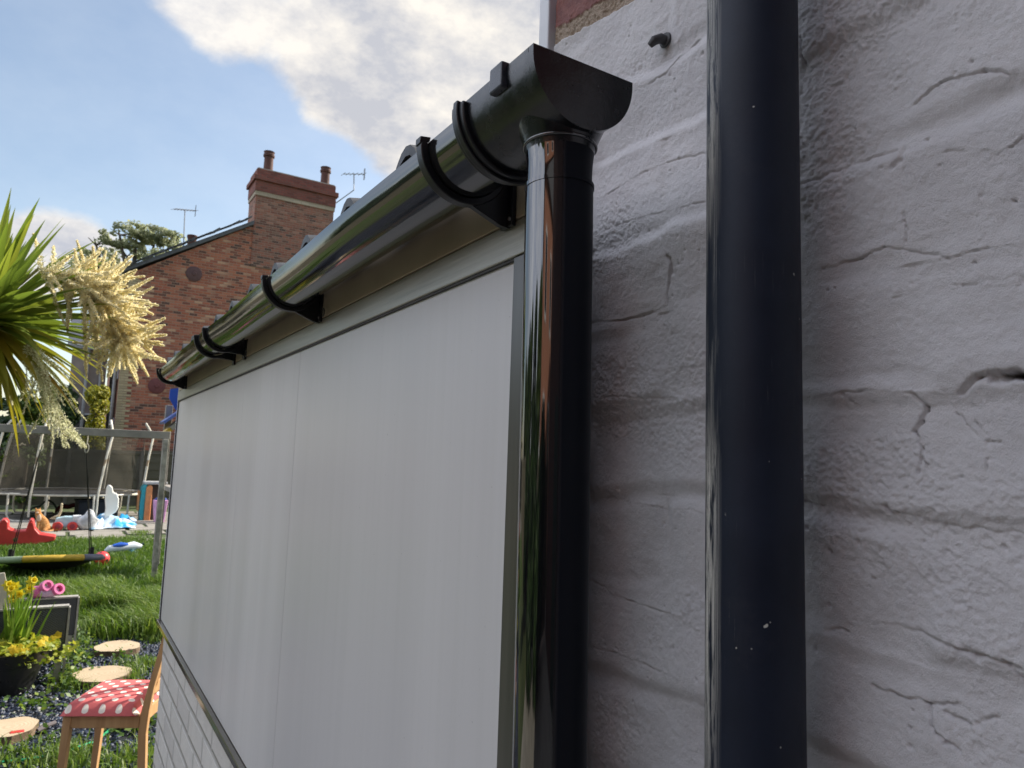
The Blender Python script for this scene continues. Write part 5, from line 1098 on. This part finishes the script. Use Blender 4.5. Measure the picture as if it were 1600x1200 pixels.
m_ = lambda f: (xb2+.028+.055*f, zs2+.12+.28*f)
for z in (.10, .42):
    f = (z-.12)/.28; x = m_(f)[0]; MB().box((x, ybk+.03, zs2+z-.02), (x+.02, yfar-.036, zs2+z+.03)).build('back_rail', BW_, chh, bevel=.003)
for k in range(5):
    y = ybk+.055+k*(yfar-ybk-.12)/4; MB().bar((xb2+.036, y, zs2+.10), (xb2+.092, y, zs2+.43), .014, .010, (0, 1, 0)).build('back_slat', BW_, chh)

ca_ = R(-26); off = np.array([chh.location[0], chh.location[1]])-CH0; rt = np.array([off[0]*cos(ca_)-off[1]*sin(ca_), off[0]*sin(ca_)+off[1]*cos(ca_)]); tgt = P(98, 1121, 3.1)[:2]
chh.location[0], chh.location[1] = float(tgt[0]+rt[0]), float(tgt[1]+rt[1]); chh.rotation_euler[2] = ca_
# log slices -----------------------------------------------------------
t = NT('log_face'); gg = t.n('ShaderNodeVectorMath', operation='LENGTH'); t.l(t.obj, gg.inputs[0]); rg = t.math('SINE', t.math('ADD', t.math('MULTIPLY', gg.outputs['Value'], 420.), t.math('MULTIPLY', t.noise(7, 4), 9.)))
LGm = t.P(c=t.mix(t.rng(t.noise(8, 5), .3, .7), t.mix(t.rng(rg, -1, 1), (.42, .33, .22), (.54, .45, .32)), (.44, .34, .23)), r=.85, n=t.bump(t.noise(40, 5), .5, .004))
BKm = simple('log_bark', (.16, .11, .07), .95, .4, 20, bump=.01, bs=40)
for (ul, ur, v, lab) in ((-32, 58, 1137, 'pale log slice stepping stone at the lower left, beside a small red peg'), (114, 204, 1053, 'middle pale log slice stepping stone in the slate, just behind the chair'), (148, 219, 1010, 'farthest pale log slice stepping stone, next to the long grass')):
    a, b = gp(ul, v, .05), gp(ur, v, .05); c_ = (a+b)/2; r = (b[0]-a[0])/2*1.04; o = empty('log_slice', (c_[0], c_[1], 0), lab, 'log slice', 'log slice stepping stones')
    top = []; bot = []; K = 40
    for k in range(K):
        an = 2*pi*k/K; rr = r*(1+.05*sin(3*an+ul)+.03*sin(7*an)+.012*random.uniform(-1, 1)); top.append((c_[0]+rr*cos(an), c_[1]+rr*sin(an)*1.12, .055)); bot.append((c_[0]+rr*cos(an)*1.02, c_[1]+rr*sin(an)*1.14, .0))
    MB().mesh(top, [tuple(range(K))]).build('sawn_face', LGm, o); MB().mesh([(x, y, z-.0005) for x, y, z in top]+bot, [(k, (k+1) % K, K+(k+1) % K, K+k) for k in range(K)]).build('bark', BKm, o)
# red peg, stick, hoses
p = gp(25, 1160); o = MB().box((p[0]-.035, p[1]-.02, .01), (p[0]+.035, p[1]+.02, .06)).build('red_block', RD, None, bevel=.008); tag(o, 'small red plastic block on the slate beside the lower left log slice', 'toy block')
a, b = gp(58, 1142, .02), gp(86, 1129, .03); o = MB().tube([a, (a+b)/2+[0, 0, .004], b], .013, 8).build('stick', simple('grey_stick', (.14, .12, .13), .8), None, True); tag(o, 'short grey stick lying beside the lower left log slice', 'stick')
HG = simple('green_hose', (.03, .35, .16), .35, .1)
o = MB().tube([gp(u, v, .02) for u, v in ((-60, 1196), (-10, 1193), (40, 1187), (75, 1182), (100, 1176), (130, 1165), (150, 1158), (172, 1140), (195, 1112))], .008, 8).build('garden_hose', HG, None, True); tag(o, 'thin green garden hose trailing through the slate under the chair', 'hose')
